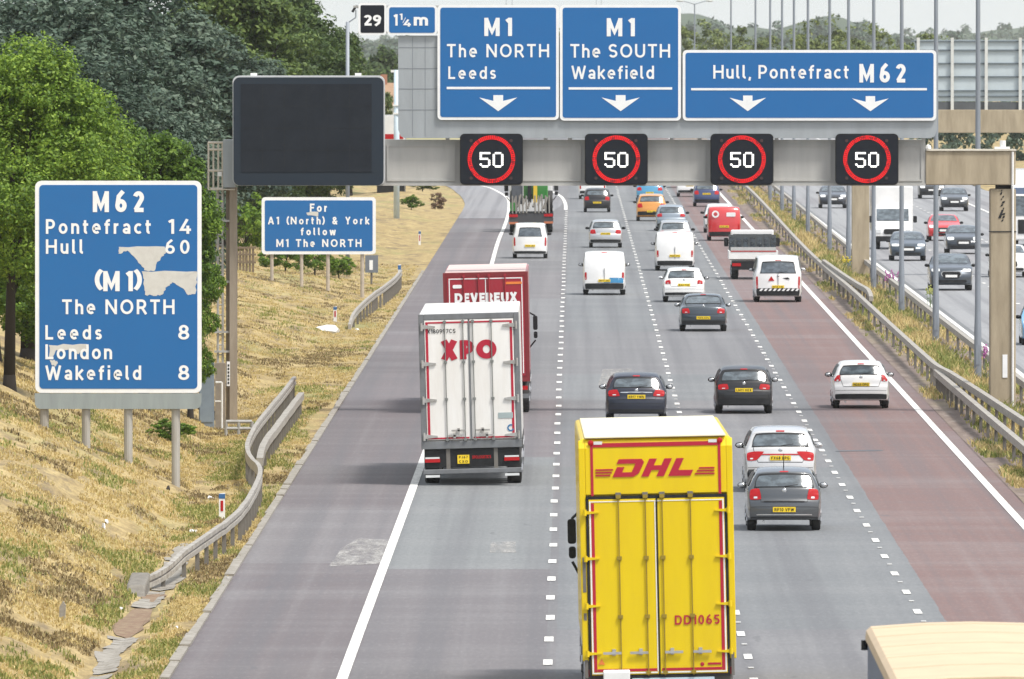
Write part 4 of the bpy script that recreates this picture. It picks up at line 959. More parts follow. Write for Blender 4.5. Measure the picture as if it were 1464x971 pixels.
for v, sg, yy in ((668, -1, 615), (668 - 6, -1, 622.5), (682, 1, 615), (682 + 6, 1, 622.5)):
    m = MB(); x = lx(v); a, b = (x - .36, x) if sg < 0 else (x, x + .36); m.box(a, b, -.11, -.08, lz(yy) - .02, lz(yy) + .02); m.box((a + b) / 2 - .03, (a + b) / 2 + .03, -.11, -.05, lz(yy) - .06, lz(yy) + .06); m.build('door_handle', STEEL, xt)
for yy in (466, 519, 571, 623):
    hinge(xt, -1.19, -.85, lz(yy), STEEL, -.08); hinge(xt, 1.19, .85, lz(yy), STEEL, -.08)
m = MB(); m.box(lx(715), lx(736), -.052, -.04, lz(599), lz(591)); m.build('grey_sticker', M('grey sticker', (.35, .42, .42), .5), xt)
m = MB(); cx, cz = lx(732.5), lz(613)
for k in range(10):
    a, b = R(60 + 28 * k), R(60 + 28 * (k + 1)); m.prism([(cx + .09 * math.cos(a), cz + .09 * math.sin(a)), (cx + .09 * math.cos(b), cz + .09 * math.sin(b)), (cx + .055 * math.cos(b), cz + .055 * math.sin(b)), (cx + .055 * math.cos(a), cz + .055 * math.sin(a))], -.052, -.042)
m.build('blue_ring_sticker', M('sticker blue', (.03, .16, .34), .5), xt)
m = MB(); m.box(-1.2, 1.2, .02, .10, lz(668), lz(641.5)); m.build('light_board', BLACK, xt)
for sg in (1, -1):
    a = sg * 1.0; m = MB(); m.box(a - .19, a + .19, -.03, .02, lz(660), lz(655)); o = m.build('tail_light', LRED, xt); m = MB(); m.box(a - .18, a + .18, -.031, .02, lz(654.8), lz(652.5)); m.build('reverse_lamp', LWHITE, o)
    m = MB(); m.box(a - .18, a + .18, -.06, .0, lz(681.5), lz(678)); m.build('bumper_lamp', LWHITE, xt)
    m = MB(); m.box(sg * .60 - .05, sg * .60 + .05, .0, .05, lz(672), lz(641)); m.build('bracket', POSTM, xt)
m = MB(); m.box(-1.24, 1.24, -.05, .06, lz(677), lz(670)); m.build('rear_bumper', GFR, xt, bevel=.015)
plate(xt, lx(663.5), -.01, lz(656.5), PLATE_Y, '', .30, .22, lines=['PJ67', 'CXO'])
m = MB(); text(m, 'XPO LOGISTICS', lx(676), lx(703), lz(656), lz(651.5), .012, .03); m.build('small_lettering', LRED, xt)
m = MB(); m.prismx([(.5, .9), (.6, .9), (.6, 1.02), (.5, 1.02)], -1.2, 1.2); m.build('cross_member', BLACK, xt)
axles(xt, (2.0, 3.35, 4.7, 12.2, 15.2), r=.5); cab(xt, 13.9, 16.3, WL, w=2.3, h=3.7, mir=.03, dx=-.06, mw=.07)

# --- red lorry with white name
s = 47.8; rt = thing('articulated_lorry', ((698 - VX) / s, F / s, .02), 'dark red trailer lorry with white lettering, half hidden ahead of the white lorry', 'lorry')
lx, lz = px_local(698, s)
RL = M('crimson livery', (.33, .010, .026), .4, dirt=.45, dscale=1.2, dcol=(.24, .02, .03), coat=.4, streak=True)
PINK = M('faded pink roof', (.66, .50, .47), .6, dirt=.4, dscale=.8)
zt = 4.24
roofed_box(1.25, .06, 13.5, 1.02, zt - .02, 0, .1).build('trailer_body', RL, rt, bevel=.02)
m = MB(); m.box(-1.2, 1.2, .08, 13.2, zt - .012, zt + .012); m.build('roof', PINK, rt)
m = MB(); m.box(-1.27, -1.16, -.03, .12, 1.0, zt); m.box(1.16, 1.27, -.03, .12, 1.0, zt); m.box(-1.158, 1.158, -.03, .12, zt - .13, zt); m.box(-1.27, 1.27, -.04, .12, .95, 1.1); m.build('rear_frame', M('dark red frame', (.20, .015, .02), .5), rt)
for x0, x1 in ((-1.15, -.015), (.015, 1.15)):
    m = MB(); m.box(x0, x1, -.04, .04, 1.12, zt - .14); m.build('door', RL, rt)
m = MB(); m.box(-1.10, -1.07, -.05, -.03, 1.2, zt - .17); m.box(1.07, 1.10, -.05, -.03, 1.2, zt - .17); m.box(-1.068, 1.068, -.05, -.03, zt - .20, zt - .17); m.box(-.012, .012, -.05, .03, 1.2, zt - .21); m.build('white_tape', SIGN_WHITE, rt)
m = MB(); text(m, 'DEVEREUX', lx(653.5), lx(743), lz(432), lz(418.5), -.055, .065, fit=False); m.build('white_lettering', SIGN_WHITE, rt)
m = MB(); m.prism(rrect(lx(651), lx(664), lz(411.5), lz(406.5), .04), -.055, -.04); m.build('white_sticker', SIGN_WHITE, rt)
m = MB(); m.box(lx(727), lx(750), -.055, -.04, lz(407), lz(403.5)); m.build('orange_sticker', LORANGE, rt)
frame_rods(rt, [lx(v) for v in (667, 688, 703, 726)], 1.1, zt - .05, RL, -.075, .02, [2.2, 3.2])
m = MB(); m.box(-1.24, 1.24, -.02, .08, .45, .58); m.build('rear_bumper', GFR, rt)
for sg in (1, -1):
    m = MB(); m.box(sg - .2, sg + .2, -.02, .05, .7, .82); m.build('tail_light', LRED, rt)
axles(rt, (2.0, 3.35, 4.7, 12.2, 15.2)); cab(rt, 13.9, 16.3, RL, w=2.4, h=3.7, mir=.09, dx=.12, mw=.07, mz=-.1)

# --- cream-roofed curtain lorry at the bottom edge
ct = thing('articulated_lorry', (4.82, 144.0, .02), 'lorry with a broad cream roof and blue side, cut off by the bottom edge', 'lorry')
CREAM = M('cream roof', (.60, .46, .30), .6, dirt=.4, dscale=1.6, dcol=(.42, .32, .21)); CREAM.diffuse_color = (1, 1, 1, 1)
CURT = M('blue curtain', (.10, .16, .28), .55, dirt=.4, dscale=1.0, streak=True)
m = MB(); m.box(-1.25, 1.25, .0, 13.6, 1.05, 4.10); m.build('trailer_body', CURT, ct, bevel=.02)
m = MB(); n = 13
sec = [(-1.275, 4.02), (-1.275, 4.14), (-1.22, 4.19), (-.6, 4.235), (0, 4.25), (.6, 4.235), (1.22, 4.19), (1.275, 4.14), (1.275, 4.02)]
ysx = [(-.02, 0), (.1, .01), (4.5, .012), (9, .012), (13.3, .01), (13.62, -.07), (13.7, -.16)]
for y, dz in ysx: m.v += [(x, y, z + dz if 0 < i < 8 else z) for i, (x, z) in enumerate(sec)]
for i in range(len(ysx) - 1):
    for k in range(8): m.f.append((i * 9 + k, (i + 1) * 9 + k, (i + 1) * 9 + k + 1, i * 9 + k + 1))
m.f += [tuple(range(9)), tuple((len(ysx) - 1) * 9 + k for k in range(8, -1, -1))]
m.build('roof', CREAM, ct)
for sg in (1, -1):
    m = MB()
    for k in range(18): m.tube((sg * 1.243, .5 + k * .74, 1.15), (sg * 1.243, .5 + k * .74, 4.0), .012, n=6)
    m.build('curtain_straps', POSTM, ct)
m = MB(); m.tube((-1.29, 13.55, 3.9), (-1.29, 13.55, 4.02), .04); m.tube((1.29, 13.55, 3.9), (1.29, 13.55, 4.02), .04); m.build('curtain_roller', BLACK, ct)
for k in (2.6, 5.2, 7.8, 10.4, 12.6):
    m = MB()
    for y in (k, k + .035): m.v += [(x, y, z + (.004 if y == k else .020)) for x, z in sec[2:7]]
    m.f = [(i, i + 1, i + 6, i + 5) for i in range(4)] + [(i + 1, i, i + 5, i + 6) for i in ()]
    m.v += [(x, k + .05, z + .004) for x, z in sec[2:7]]; m.f += [(5 + i, 6 + i, 11 + i, 10 + i) for i in range(4)]
    m.build('roof_rib', M('cream seam', (.44, .34, .22), .7), ct)
m = MB(); m.box(-1.22, -.01, -.04, .01, 1.1, 4.0); m.build('door', CURT, ct); m = MB(); m.box(.01, 1.22, -.04, .01, 1.1, 4.0); m.build('door', CURT, ct)
axles(ct, (2.0, 3.35, 4.7, 12.4, 15.3)); cab(ct, 14.1, 16.4, paint('cab blue', (.03, .06, .16)), h=3.0)

# --- plant lorry carrying a green machine
gl = thing('low_loader', (-2.42, 743, .02), 'low-loader lorry with red lights carrying a green machine', 'lorry')
m = MB(); m.box(-1.27, 1.27, 0, 9.5, .85, 1.1); m.build('bed', BLACK, gl)
m = MB(); m.box(-1.27, 1.27, -.06, .0, .5, 1.08); m.build('tail_board', M('sooty steel', (.06, .06, .065), .6, dirt=.6), gl)
for sg in (1, -1):
    m = MB(); m.box(sg * 1.0 - .25, sg * 1.0 + .25, -.1, -.06, .90, 1.06); m.build('tail_light', LRED, gl)
    m = MB(); m.box(sg * 1.0 - .26, sg * 1.0 + .26, -.1, -.06, .5, .62); m.build('marker_board', M('orange board', (.5, .16, .07), .5), gl)
    m = MB()
    for k in range(5): m.tube((sg * (.25 + k * .2), -.1, 1.1), (sg * (.25 + k * .2), .35, 2.1), .045)
    m.build('ramp', POSTM, gl)
axles(gl, (1.2, 2.4, 3.6, 10.8, 12.5)); cab(gl, 10.2, 12.9, paint('cab white', (.7, .7, .7)), h=3.4)
GREENM = paint('machine green', (.035, .24, .04)); fm = thing('farm_machine', (-2.42, 744.2, 1.12), 'green farm machine with yellow stripe and black tyres, loaded on the low-loader', 'farm machine')
m = MB(); m.prismx([(.3, .8), (5.2, .6), (5.2, 2.2), (3.4, 2.7), (.7, 2.5), (.2, 1.6)], -.45, .95); m.build('hull', GREENM, fm, bevel=.08)
m = MB(); m.box(.12, .34, .0, .28, .6, 2.55); m.build('yellow_stripe', paint('machine yellow', (.75, .5, .02)), fm)
m = MB(); m.box(-.2, .0, .02, .3, .6, 2.5); m.build('dark_stripe', BLACK, fm)
m = MB(); m.box(-1.15, -.5, .3, 2.6, .5, 2.6); m.build('engine_block', M('engine steel', (.12, .13, .15), .5, .4, dirt=.7, dscale=5), fm, bevel=.05)
m = MB(); m.prismx([(3.2, 2.7), (5.0, 2.4), (4.8, 3.4), (3.5, 3.5)], -.7, .7); m.build('cab', GLASS, fm)
for sg in (1, -1):
    for y in (1.3, 4.3): wheel(fm, sg * 1.02, y, .62, .4)
m = MB(); m.blob((.72, .18, 1.9), (.16, .03, .16), 12); m.build('speed_disc', SIGN_WHITE, fm)
m = MB()
for k in range(7): m.tube((-1.1 + k * .3, -.15, .25 + .1 * (k % 3)), (-.9 + k * .3, .3, .9 + .15 * (k % 2)), .06)
m.build('linkage', POSTM, fm)
m = MB(); m.box(-1.2, -.85, -.2, .2, .12, .6); m.build('green_toolbox', GREENM, fm)

# --- flat-bed truck on the red lane
ft = thing('flatbed_truck', (8.32, 601, .02), 'small white flat-bed truck with a black headboard and red-edged sides', 'truck')
m = MB(); m.box(-1.12, 1.12, 0, 3.6, .92, 1.02); m.build('bed', POSTM, ft)
m = MB(); m.box(-1.14, 1.14, -.05, 0, .95, 1.32); m.box(-1.14, -1.10, 0, 3.6, .95, 1.32); m.box(1.10, 1.14, 0, 3.6, .95, 1.32); m.build('side_boards', WHITEP, ft)
m = MB(); m.box(-1.05, 1.05, -.07, -.052, 1.29, 1.335); m.build('red_edging', LRED, ft)
m = MB(); m.box(-1.1, 1.1, 3.62, 3.7, 1.0, 2.02); m.build('headboard', M('mesh board', (.07, .08, .085), .5, dirt=.5), ft)
m = MB()
for k in range(7): m.box(-1.05 + k * .32, -.83 + k * .32, 3.6, 3.618, 1.45, 1.9)
m.build('headboard_openings', GLASS, ft)
m = MB(); m.prismx([(3.8, .6), (5.7, .6), (5.75, 1.1), (5.3, 1.35), (4.95, 2.2), (3.8, 2.25)], -1.0, 1.0); m.build('cab', WHITE, ft, bevel=.06)
m = MB(); m.box(-.9, .9, 3.79, 3.81, 1.5, 2.05); m.build('rear_window', GLASS, ft)
m = MB(); m.box(-1.0, 1.0, .0, .1, .45, .85); m.build('light_board', BLACK, ft)
for sg in (1, -1):
    m = MB(); m.box(sg * .78 - .2, sg * .78 + .2, -.04, .0, .62, .76); m.build('tail_light', LRED, ft)
    m = MB(); m.prism(rrect(sg * 1.2 - .1, sg * 1.2 + .1, 1.45, 1.85, .04), 5.1, 5.2); m.tube((sg * 1.0, 5.15, 1.6), (sg * 1.2, 5.15, 1.65), .03); m.build('wing_mirror', BLACK, ft)
m = MB(); m.box(-1.05, 1.05, .1, .14, 1.05, 1.5); m.build('load_board', M('load grey', (.45, .46, .45), .6), ft)
axles(ft, (1.0, 4.8), r=.34, half=1.02, w=.3)

# --- white box lorry coming towards the bridge, and the lorry behind the column
bl = thing('box_van', (16.85, 685, .02), 'white high-box delivery lorry facing the bridge behind the lamp columns', 'lorry')
m = MB(); m.box(-1.08, 1.08, 1.9, 6.2, .9, 3.3); m.build('box_body', WHITE, bl, bevel=.04)
m = MB(); m.prismx([(0, .45), (2.3, .45), (2.3, 2.15), (1.55, 2.15), (.85, 1.45), (.12, 1.15), (0, .9)], -.98, .98); m.build('cab', WHITE, bl, bevel=.07)
m = MB(); m.prismx([(.88, 1.50), (.855, 1.52), (1.50, 2.12), (1.53, 2.10)], -.85, .85); m.build('windscreen', SKYGLASS, bl)
m = MB(); m.prism(rrect(-.5, .5, .8, 1.08, .1), -.035, .04); m.build('grille', BLACK, bl); m = MB(); m.box(-.95, .95, -.03, .05, .42, .7); m.build('bumper', BLACK, bl)
for sg in (1, -1):
    m = MB(); m.prism(rrect(sg * .78 - .14, sg * .78 + .14, .85, 1.05, .06), -.03, .08); m.build('headlight', LWHITE, bl)
    m = MB(); m.prism(rrect(sg * 1.18 - .1, sg * 1.18 + .1, 1.4, 1.75, .04), 1.0, 1.1); m.build('wing_mirror', BLACK, bl)
axles(bl, (.95, 4.9), r=.34, half=.98, w=.28)
hl_ = thing('heavy_lorry', (24.5, 690, .02), 'white-cabbed heavy lorry seen past the right edge of the concrete column', 'lorry')
m = MB(); m.box(-1.25, 1.25, 1.9, 12, .9, 4.1); m.build('trailer_body', WHITE, hl_, bevel=.03)
m = MB(); m.prismx([(0, .4), (2.0, .4), (2.0, 3.5), (.5, 3.6), (.12, 2.8), (0, 1.2)], -1.22, 1.22); m.build('cab', WHITE, hl_, bevel=.08)
m = MB(); m.prismx([(.035, 1.7), (.015, 1.7), (.10, 2.75), (.13, 2.75)], -1.1, 1.1); m.build('windscreen', SKYGLASS, hl_)
m = MB(); m.box(-.9, .9, -.03, .03, .75, 1.5); m.build('grille', BLACK, hl_)
m = MB(); m.box(-1.1, 1.1, .14, .19, 2.86, 3.2); m.build('sun_visor', M('visor blue', (.12, .17, .27), .5), hl_)
axles(hl_, (1.2, 8, 9.4))
wl = thing('parked_lorry', (-12.75, 905, .0), 'white lorry side with a red band, glimpsed beyond the grey sign board', 'lorry')
m = MB(); m.box(-1.0, 1.0, 0, 8, 1.0, 5.7); m.build('body', WHITE, wl); m = MB(); m.box(-.9, .9, -.02, .01, 4.05, 4.4); m.build('red_band', LRED, wl); m = MB(); m.box(-.95, .95, .1, 7.9, .3, 1.0); m.build('chassis', BLACK, wl); axles(wl, (1.2, 6.6), half=.95, w=.3)

for q, a in ((yt, 1.2), (xt, 1.5), (rt, 1.2), (gl, 1.0)):
    for o in q.children:
        if not o.name.startswith('wheel'): o.rotation_euler.y = -R(a)

# ------------------------------------------------------------------ gantry across the left carriageway
GY = 390.0; sG = F / GY
def gx(x): return (x - VX) / sG
def gzz(y): return H - (y - VY) / sG
lgx = gx(331); lgz = gz(lgx, GY)
gan = thing('sign_gantry', (lgx, GY, lgz), 'motorway gantry with a long grey beam, carrying blue signs over the near lanes', 'gantry')
O = (lgx, GY, lgz)
def gm(): return MB(O)
m = gm(); m.box(gx(338), gx(1323), GY, GY + 1.1, gzz(264.5), gzz(200)); m.build('beam', BEAM, gan)
m = gm()      # raised panel frames along the beam
xs = [548, 655, 835, 1013, 1192, 1323]
for a, b in zip(xs[:-1], xs[1:]):
    a, b = gx(a + 5), gx(b - 4); z0, z1 = gzz(259), gzz(207)
    for q in ((a, b, z0, z0 + .05), (a, b, z1 - .05, z1), (a, a + .05, z0 + .051, z1 - .051), (b - .05, b, z0 + .051, z1 - .051)): m.box(q[0], q[1], GY - .035, GY - .003, q[2], q[3])
m.box(gx(338), gx(1323), GY - .06, GY - .003, gzz(265.5), gzz(262)); m.build('beam_panels', BEAM, gan)
m = gm(); m.box(gx(1323) + .003, gx(1452), GY - .05, GY + 1.15, gzz(264.5), gzz(216)); m.build('concrete_beam', CONC, gan, bevel=.03)
m = gm(); m.box(gx(1324), gx(1453), GY - .10, GY + 1.2, gzz(216) + .003, gzz(213.5)); m.build('beam_coping', M('pale coping', (.6, .56, .47), .8, dirt=.4), gan)
m = gm(); m.box(gx(1422), gx(1444), GY + .1, GY + .5, gzz(213), gzz(210)); m.tube((gx(1434), GY + .3, gzz(210)), (gx(1434), GY + .3, gzz(201)), .09); m.build('lifting_bracket', WHITEP, gan)
m = gm(); m.blob((gx(1327), GY + .1, gzz(212)), (.1, .1, .12)); m.build('white_lamp', WHITEP, gan)
m = gm(); m.box(gx(1415.5), gx(1452.5), GY + .05, GY + .95, -.2, gzz(270)); m.build('column', CONC, gan, bevel=.04)
m = gm(); m.box(gx(1415), gx(1453), GY + .035, GY + .98, gzz(332), gzz(330.5)); m.box(gx(1424), gx(1446), GY + .2, GY + .8, gzz(270), gzz(264.5)); m.build('bearing', BLACK, gan)
m = gm(); m.tube((gx(1448), GY + .0, .2), (gx(1448), GY + .0, gzz(266)), .035); m.tube((gx(1447.5), GY - .09, gzz(264)), (gx(1447.5), GY - .09, gzz(217)), .035); m.build('conduit', WHITEP, gan)
m = gm(); m.box(gx(1433.5), gx(1440.5), GY + .03, GY + .048, gzz(540), gzz(507)); m.build('white_plate', SIGN_WHITE, gan)
m = gm(); gr = random.Random(4); yy = 271
while yy < 316:
    x = 1433 + gr.uniform(-2, 2); w = gr.uniform(1, 3); h_ = gr.uniform(2, 4.5)
    m.prism([(gx(x - w), gzz(yy + h_)), (gx(x + w * .6), gzz(yy + h_ * .8)), (gx(x + w), gzz(yy)), (gx(x - w * .3), gzz(yy + h_ * .2))], GY + .038, GY + .049); yy += h_ + gr.uniform(.2, 1.2)
m.prism([(gx(1427), gzz(312)), (gx(1431), gzz(312)), (gx(1435), gzz(300)), (gx(1432), gzz(300))], GY + .036, GY + .046)
m.build('graffiti', BLACK, gan)
# left leg with its ladder, cage and foot
m = gm(); zt_ = gzz(200); zb_ = lgz - .3
m.box(gx(328), gx(338), GY + .05, GY + 1.0, zb_, gzz(268)); m.box(gx(322.5), gx(327.5), GY + .3, GY + .8, zb_, gzz(268)); m.build('leg', M('tan steel leg', (.33, .28, .22), .7, .1, dirt=.7, dscale=1.5, dcol=(.18, .14, .1), streak=True), gan)
m = gm(); m.box(gx(319), gx(336), GY - .02, GY + 1.1, gzz(268), gzz(200)); m.build('end_panel', ALU, gan)
m = gm()
for x in (311, 318): m.tube((gx(x), GY + .2, lgz), (gx(x), GY + .2, gzz(268)), .035)
y = lgz + .3
while y < gzz(270): m.tube((gx(311), GY + .2, y), (gx(318), GY + .2, y), .02); y += .3
for yy in (316, 403, 475, 503): m.box(gx(306), gx(333), GY + .1, GY + .28, gzz(yy + 1.5), gzz(yy - 1.5))
m.build('ladder', STEEL, gan)
m = gm()
for x in (298, 305, 312, 318): m.tube((gx(x), GY + .05, gzz(270)), (gx(x), GY + .05, gzz(203)), .028)
for yy in (204, 214, 244, 270): m.tube((gx(297.5), GY + .05, gzz(yy)), (gx(319), GY + .05, gzz(yy)), .035)
m.box(gx(297), gx(336), GY, GY + .9, gzz(272), gzz(270)); m.build('ladder_cage', M('cream rail', (.55, .50, .42), .6), gan)
m = gm(); m.box(gx(311), gx(317), GY + .0, GY + .3, gzz(252), gzz(246)); m.build('white_lamp', WHITEP, gan)
# grey backing board behind the blue signs (stands on the beam)
m = gm(); bz0, bz1 = gzz(197.5), gzz(51)
m.prism([(gx(569.5), bz1), (gx(569.5), bz0 + .25), (gx(573), bz0 + .06), (gx(579), bz0), (gx(1330), bz0), (gx(1336), bz0 + .06), (gx(1339), bz0 + .25), (gx(1339), gzz(80)), (gx(974), gzz(80)), (gx(974), bz1)], GY - .32, GY - .26)
m.build('backing_board', ALU, gan)
m = gm()
for yy in (68, 98, 127, 157): m.box(gx(570), gx(628), GY - .327, GY - .321, gzz(yy + .5), gzz(yy - .5))
for xx in (590, 608): m.box(gx(xx - .4), gx(xx + .4), GY - .326, GY - .321, bz0 + .05, bz1 - .05)
m.build('board_seams', M('seam grey', (.22, .24, .26), .6), gan)
m = gm()
for x in (640, 780, 815, 960, 1000, 1110, 1210, 1320): m.box(gx(x) - .06, gx(x) + .06, GY - .255, GY - .1, gzz(200), gzz(75) if x > 975 else gzz(15))
m.build('board_stanchions', STEEL, gan)

def arrow(m, x0, x1, ytop, ybot, X, Z, y):
    xc = (x0 + x1) / 2; s_ = (x1 - x0) / 54.6
    pts = [(xc - 7 * s_, ytop), (xc - 7 * s_, ytop + 8.3 * s_), (x0, ytop + 3.4 * s_), (xc, ybot), (x1, ytop + 3.4 * s_), (xc + 7 * s_, ytop + 8.3 * s_), (xc + 7 * s_, ytop)]
    p = [(X(a), Z(b)) for a, b in pts]
    # two wings and a stem, so that each outline stays convex
    m.prism([p[0], p[1], p[5], p[6]], y, y + .008); m.prism([p[1], p[2], p[3]], y, y + .008); m.prism([p[1], p[3], p[5]], y, y + .008); m.prism([p[5], p[3], p[4]], y, y + .008)
def sign(name, x0, x1, y0, y1, Y, label, texts, bord=4, rules=(), arrows=(), field=SIGN_BLUE, bold=.022, base=None, rad=6, cat='road sign', group=None, rim=True):
    """flat panel with white edge; all figures are measured in photograph pixels at distance Y"""
    s_ = F / Y; X = lambda x: (x - VX) / s_; Z = lambda y: H - (y - VY) / s_
    bz = Z(y1) if base is None else base
    o = ((X(x0) + X(x1)) / 2, Y, bz)
    t = thing(name, o, label, cat, group)
    m = MB(o); m.prism(rrect(X(x0), X(x1), Z(y1), Z(y0), rad / s_), Y + .004, Y + .05); m.build('panel', SIGN_WHITE if rim else field, t)
    if rim:
        m = MB(o); m.prism(rrect(X(x0 + bord), X(x1 - bord), Z(y1 - bord), Z(y0 + bord), max(rad - bord * .6, 2) / s_), Y - .004, Y + .003); m.build('face', field, t)
    for q in texts:
        m = MB(o); text(m, q[0], X(q[1]), X(q[2]), Z(q[4]), Z(q[3]), Y - .012, q[5] if len(q) > 5 else bold, fit=q[0] not in ('29',))
        m.build('route_number' if q[0] in ('M1', 'M62') else 'lettering', SIGN_WHITE, t)
    for a, b, c, d in rules:
        m = MB(o); m.box(X(a), X(b), Y - .012, Y - .005, Z(d), Z(c)); m.build('rule', SIGN_WHITE, t)
    for a, b, c, d in arrows:
        m = MB(o); arrow(m, a, b, c, d, X, Z, Y - .012); m.build('arrow', SIGN_WHITE, t)
    return t, o, X, Z
SY = GY - .42
B = .004
sign('direction_sign', 625.5, 799, 7, 171.5, SY, 'blue gantry sign for M1 The NORTH and Leeds over the first lane', [('M1', 693, 731.5, 25.5, 51.6, .03, 1), ('The NORTH', 639, 785, 63, 82, B), ('Leeds', 641, 709, 95, 113, B)], rules=[(638.7, 786.5, 124.2, 127.6)], arrows=[(685, 739.6, 136, 159)])
sign('direction_sign', 800.5, 973.5, 7, 172.5, SY, 'blue gantry sign for M1 The SOUTH and Wakefield over the second lane', [('M1', 868, 907, 26, 52, .03, 1), ('The SOUTH', 815.4, 958, 63, 82.5, B), ('Wakefield', 817, 935, 94, 113, B)], rules=[(813, 961, 124.8, 128.2)], arrows=[(860, 914.6, 136, 159)])
sign('direction_sign', 976, 1338.5, 71.5, 172.5, SY, 'wide blue gantry sign for Hull, Pontefract and M62 with two arrows', [('Hull, Pontefract', 1019.7, 1213.5, 93, 112.5, B), ('M62', 1229, 1294, 91.5, 118, .03, 1)], rules=[(988, 1325, 126, 129.2)], arrows=[(1043, 1095, 136.6, 159), (1218, 1270.5, 137.5, 159)])
t, o, X, Z = sign('distance_plate', 553.5, 624.8, 7.5, 50, SY, 'small blue plate reading one and a quarter miles, left end of the gantry signs', [('1', 563, 568.5, 20.5, 36.7, .03, 1), ('m', 591.5, 612, 19.5, 36.7, .03, 1)], bord=3, rad=5)
m = MB(o); text(m, '1', X(571.5), X(575.5), Z(28.5), Z(19.5), SY - .012, .03, fit=False); text(m, '4', X(577), X(587.5), Z(38), Z(28), SY - .012, .03, fit=False); m.prism([(X(575.3), Z(33)), (X(576.2), Z(33)), (X(580.5), Z(25)), (X(579.6), Z(25))], SY - .012, SY - .006); m.build('fraction', SIGN_WHITE, t)
t, o, X, Z = sign('junction_plate', 512.5, 552.5, 4.5, 50, SY, 'small black plate with the junction number 29 at the end of the gantry', [('29', 520, 545, 21.4, 36.7, .04, 1)], bord=3, rad=4, field=SIGN_BLACK)
m = MB(o); m.box(X(505), X(640), SY + .06, SY + .12, Z(11), Z(8)); m.box(X(512), X(640), SY + .06, SY + .12, Z(48), Z(45)); m.build('plate_rail', STEEL, t)

# big dark message screen
o = (gx(442), GY - .9, gzz(265)); vm = thing('message_screen', o, 'big blank dark message screen with rounded corners on the gantry', 'message screen')
m = MB(o); m.prism(rrect(gx(333.5), gx(550.5), gzz(265), gzz(108), .2), GY - .85, GY - .1); m.build('housing', M('pale housing', (.55, .57, .58), .5), vm)
m = MB(o); m.prism(rrect(gx(335), gx(549), gzz(264.5), gzz(110.5), .18), GY - .9, GY - .853); m.build('front_frame', M('slate frame', (.022, .032, .046), .5, spec=.2, dirt=.3, dscale=1.2), vm)
m = MB(o); m.box(gx(345.5), gx(532), GY - .912, GY - .903, gzz(246), gzz(120)); m.build('screen', SCREEN, vm)
m = MB(o)
for k in range(1, 6): m.box(gx(345.5 + 31 * k) - .006, gx(345.5 + 31 * k) + .006, GY - .916, GY - .9125, gzz(245.5), gzz(120.5))
for k in range(1, 4): m.box(gx(346), gx(531.5), GY - .916, GY - .9125, gzz(120 + 31.5 * k) - .006, gzz(120 + 31.5 * k) + .006)
m.build('screen_seams', BLACK, vm)
for x in (363, 512):
    m = MB(o); m.box(gx(x - 4), gx(x + 5), GY - .7, GY - .3, gzz(108), gzz(104.5)); m.build('lifting_lug', WHITEP, vm)
# four lane signals
RED_LED = emit('red lamps', (1.0, .008, .012), .55); RED_DIM = M('unlit red lamp', (.45, .01, .02), .4); WHITE_LED = emit('white lamps', (1, .98, .92), 1.25)
LEDD = M('unlit lamp', (.06, .03, .03), .3)
DIG = {'5': ["11111", "10000", "10000", "11110", "00001", "00001", "10001", "01110"], '0': ["01110", "10001", "10001", "10001", "10001", "10001", "10001", "01110"]}
for i, (xc, lab) in enumerate(((702.7, 'lit 50 speed signal under the M1 The NORTH sign'), (881, 'lit 50 speed signal under the M1 The SOUTH sign'), (1060.5, 'lit 50 speed signal under the left arrow of the Hull sign'), (1239, 'lit 50 speed signal at the right end of the grey beam'))):
    o = (gx(xc), GY - .5, gzz(264)); t = thing('speed_signal', o, lab, 'speed signal', 'lit speed signals along the gantry beam')
    m = MB(o); m.prism(rrect(gx(xc - 45), gx(xc + 45), gzz(264), gzz(191), .14), GY - .42, GY - .02); m.build('housing', BLACK, t)
    m = MB(o); m.prism(rrect(gx(xc - 43.5), gx(xc + 43.5), gzz(262.5), gzz(192.5), .12), GY - .435, GY - .423); m.build('face', SIGN_BLACK, t)
    cz = gzz(227.5); cx = gx(xc); rr2 = random.Random(i); m = MB(o); m2 = MB(o)
    nr = 72
    for ring_, (ra, rb) in enumerate(((28.4, 30), (30.4, 31.9), (32.3, 33.9))):
        ra, rb = ra / sG, rb / sG
        for k in range(nr):
            a, b = 2 * math.pi * (k + .10) / nr, 2 * math.pi * (k + .86) / nr
            (m2 if rr2.random() < .2 else m).prism([(cx + ra * math.cos(a), cz + ra * math.sin(a)), (cx + rb * math.cos(a), cz + rb * math.sin(a)), (cx + rb * math.cos(b), cz + rb * math.sin(b)), (cx + ra * math.cos(b), cz + ra * math.sin(b))], GY - .448, GY - .436)
    m.build('red_ring', RED_LED, t); m2.build('dim_ring_lamps', RED_DIM, t)
    m = MB(o)
    for ch, x0 in (('5', xc - 16.6), ('0', xc + 2)):
        for r_, row in enumerate(DIG[ch]):
            for c_, v in enumerate(row):
                if v == '1':
                    px_, py_ = x0 + c_ * 3.0, 217.4 + r_ * 2.72; m.prism(rrect(gx(px_ - .1), gx(px_ + 3.0), gzz(py_ + 2.66), gzz(py_), .018, 2), GY - .448, GY - .436)
    m.build('digits', WHITE_LED, t)
    for dx, dy in ((-29, -26.5), (28, -26.5), (-29, 27), (28, 27)):
        m = MB(o); m.tube((gx(xc + dx), GY - .45, gzz(227.5 + dy)), (gx(xc + dx), GY - .43, gzz(227.5 + dy)), .05, n=10); m.build('corner_lamp', LEDD, t)

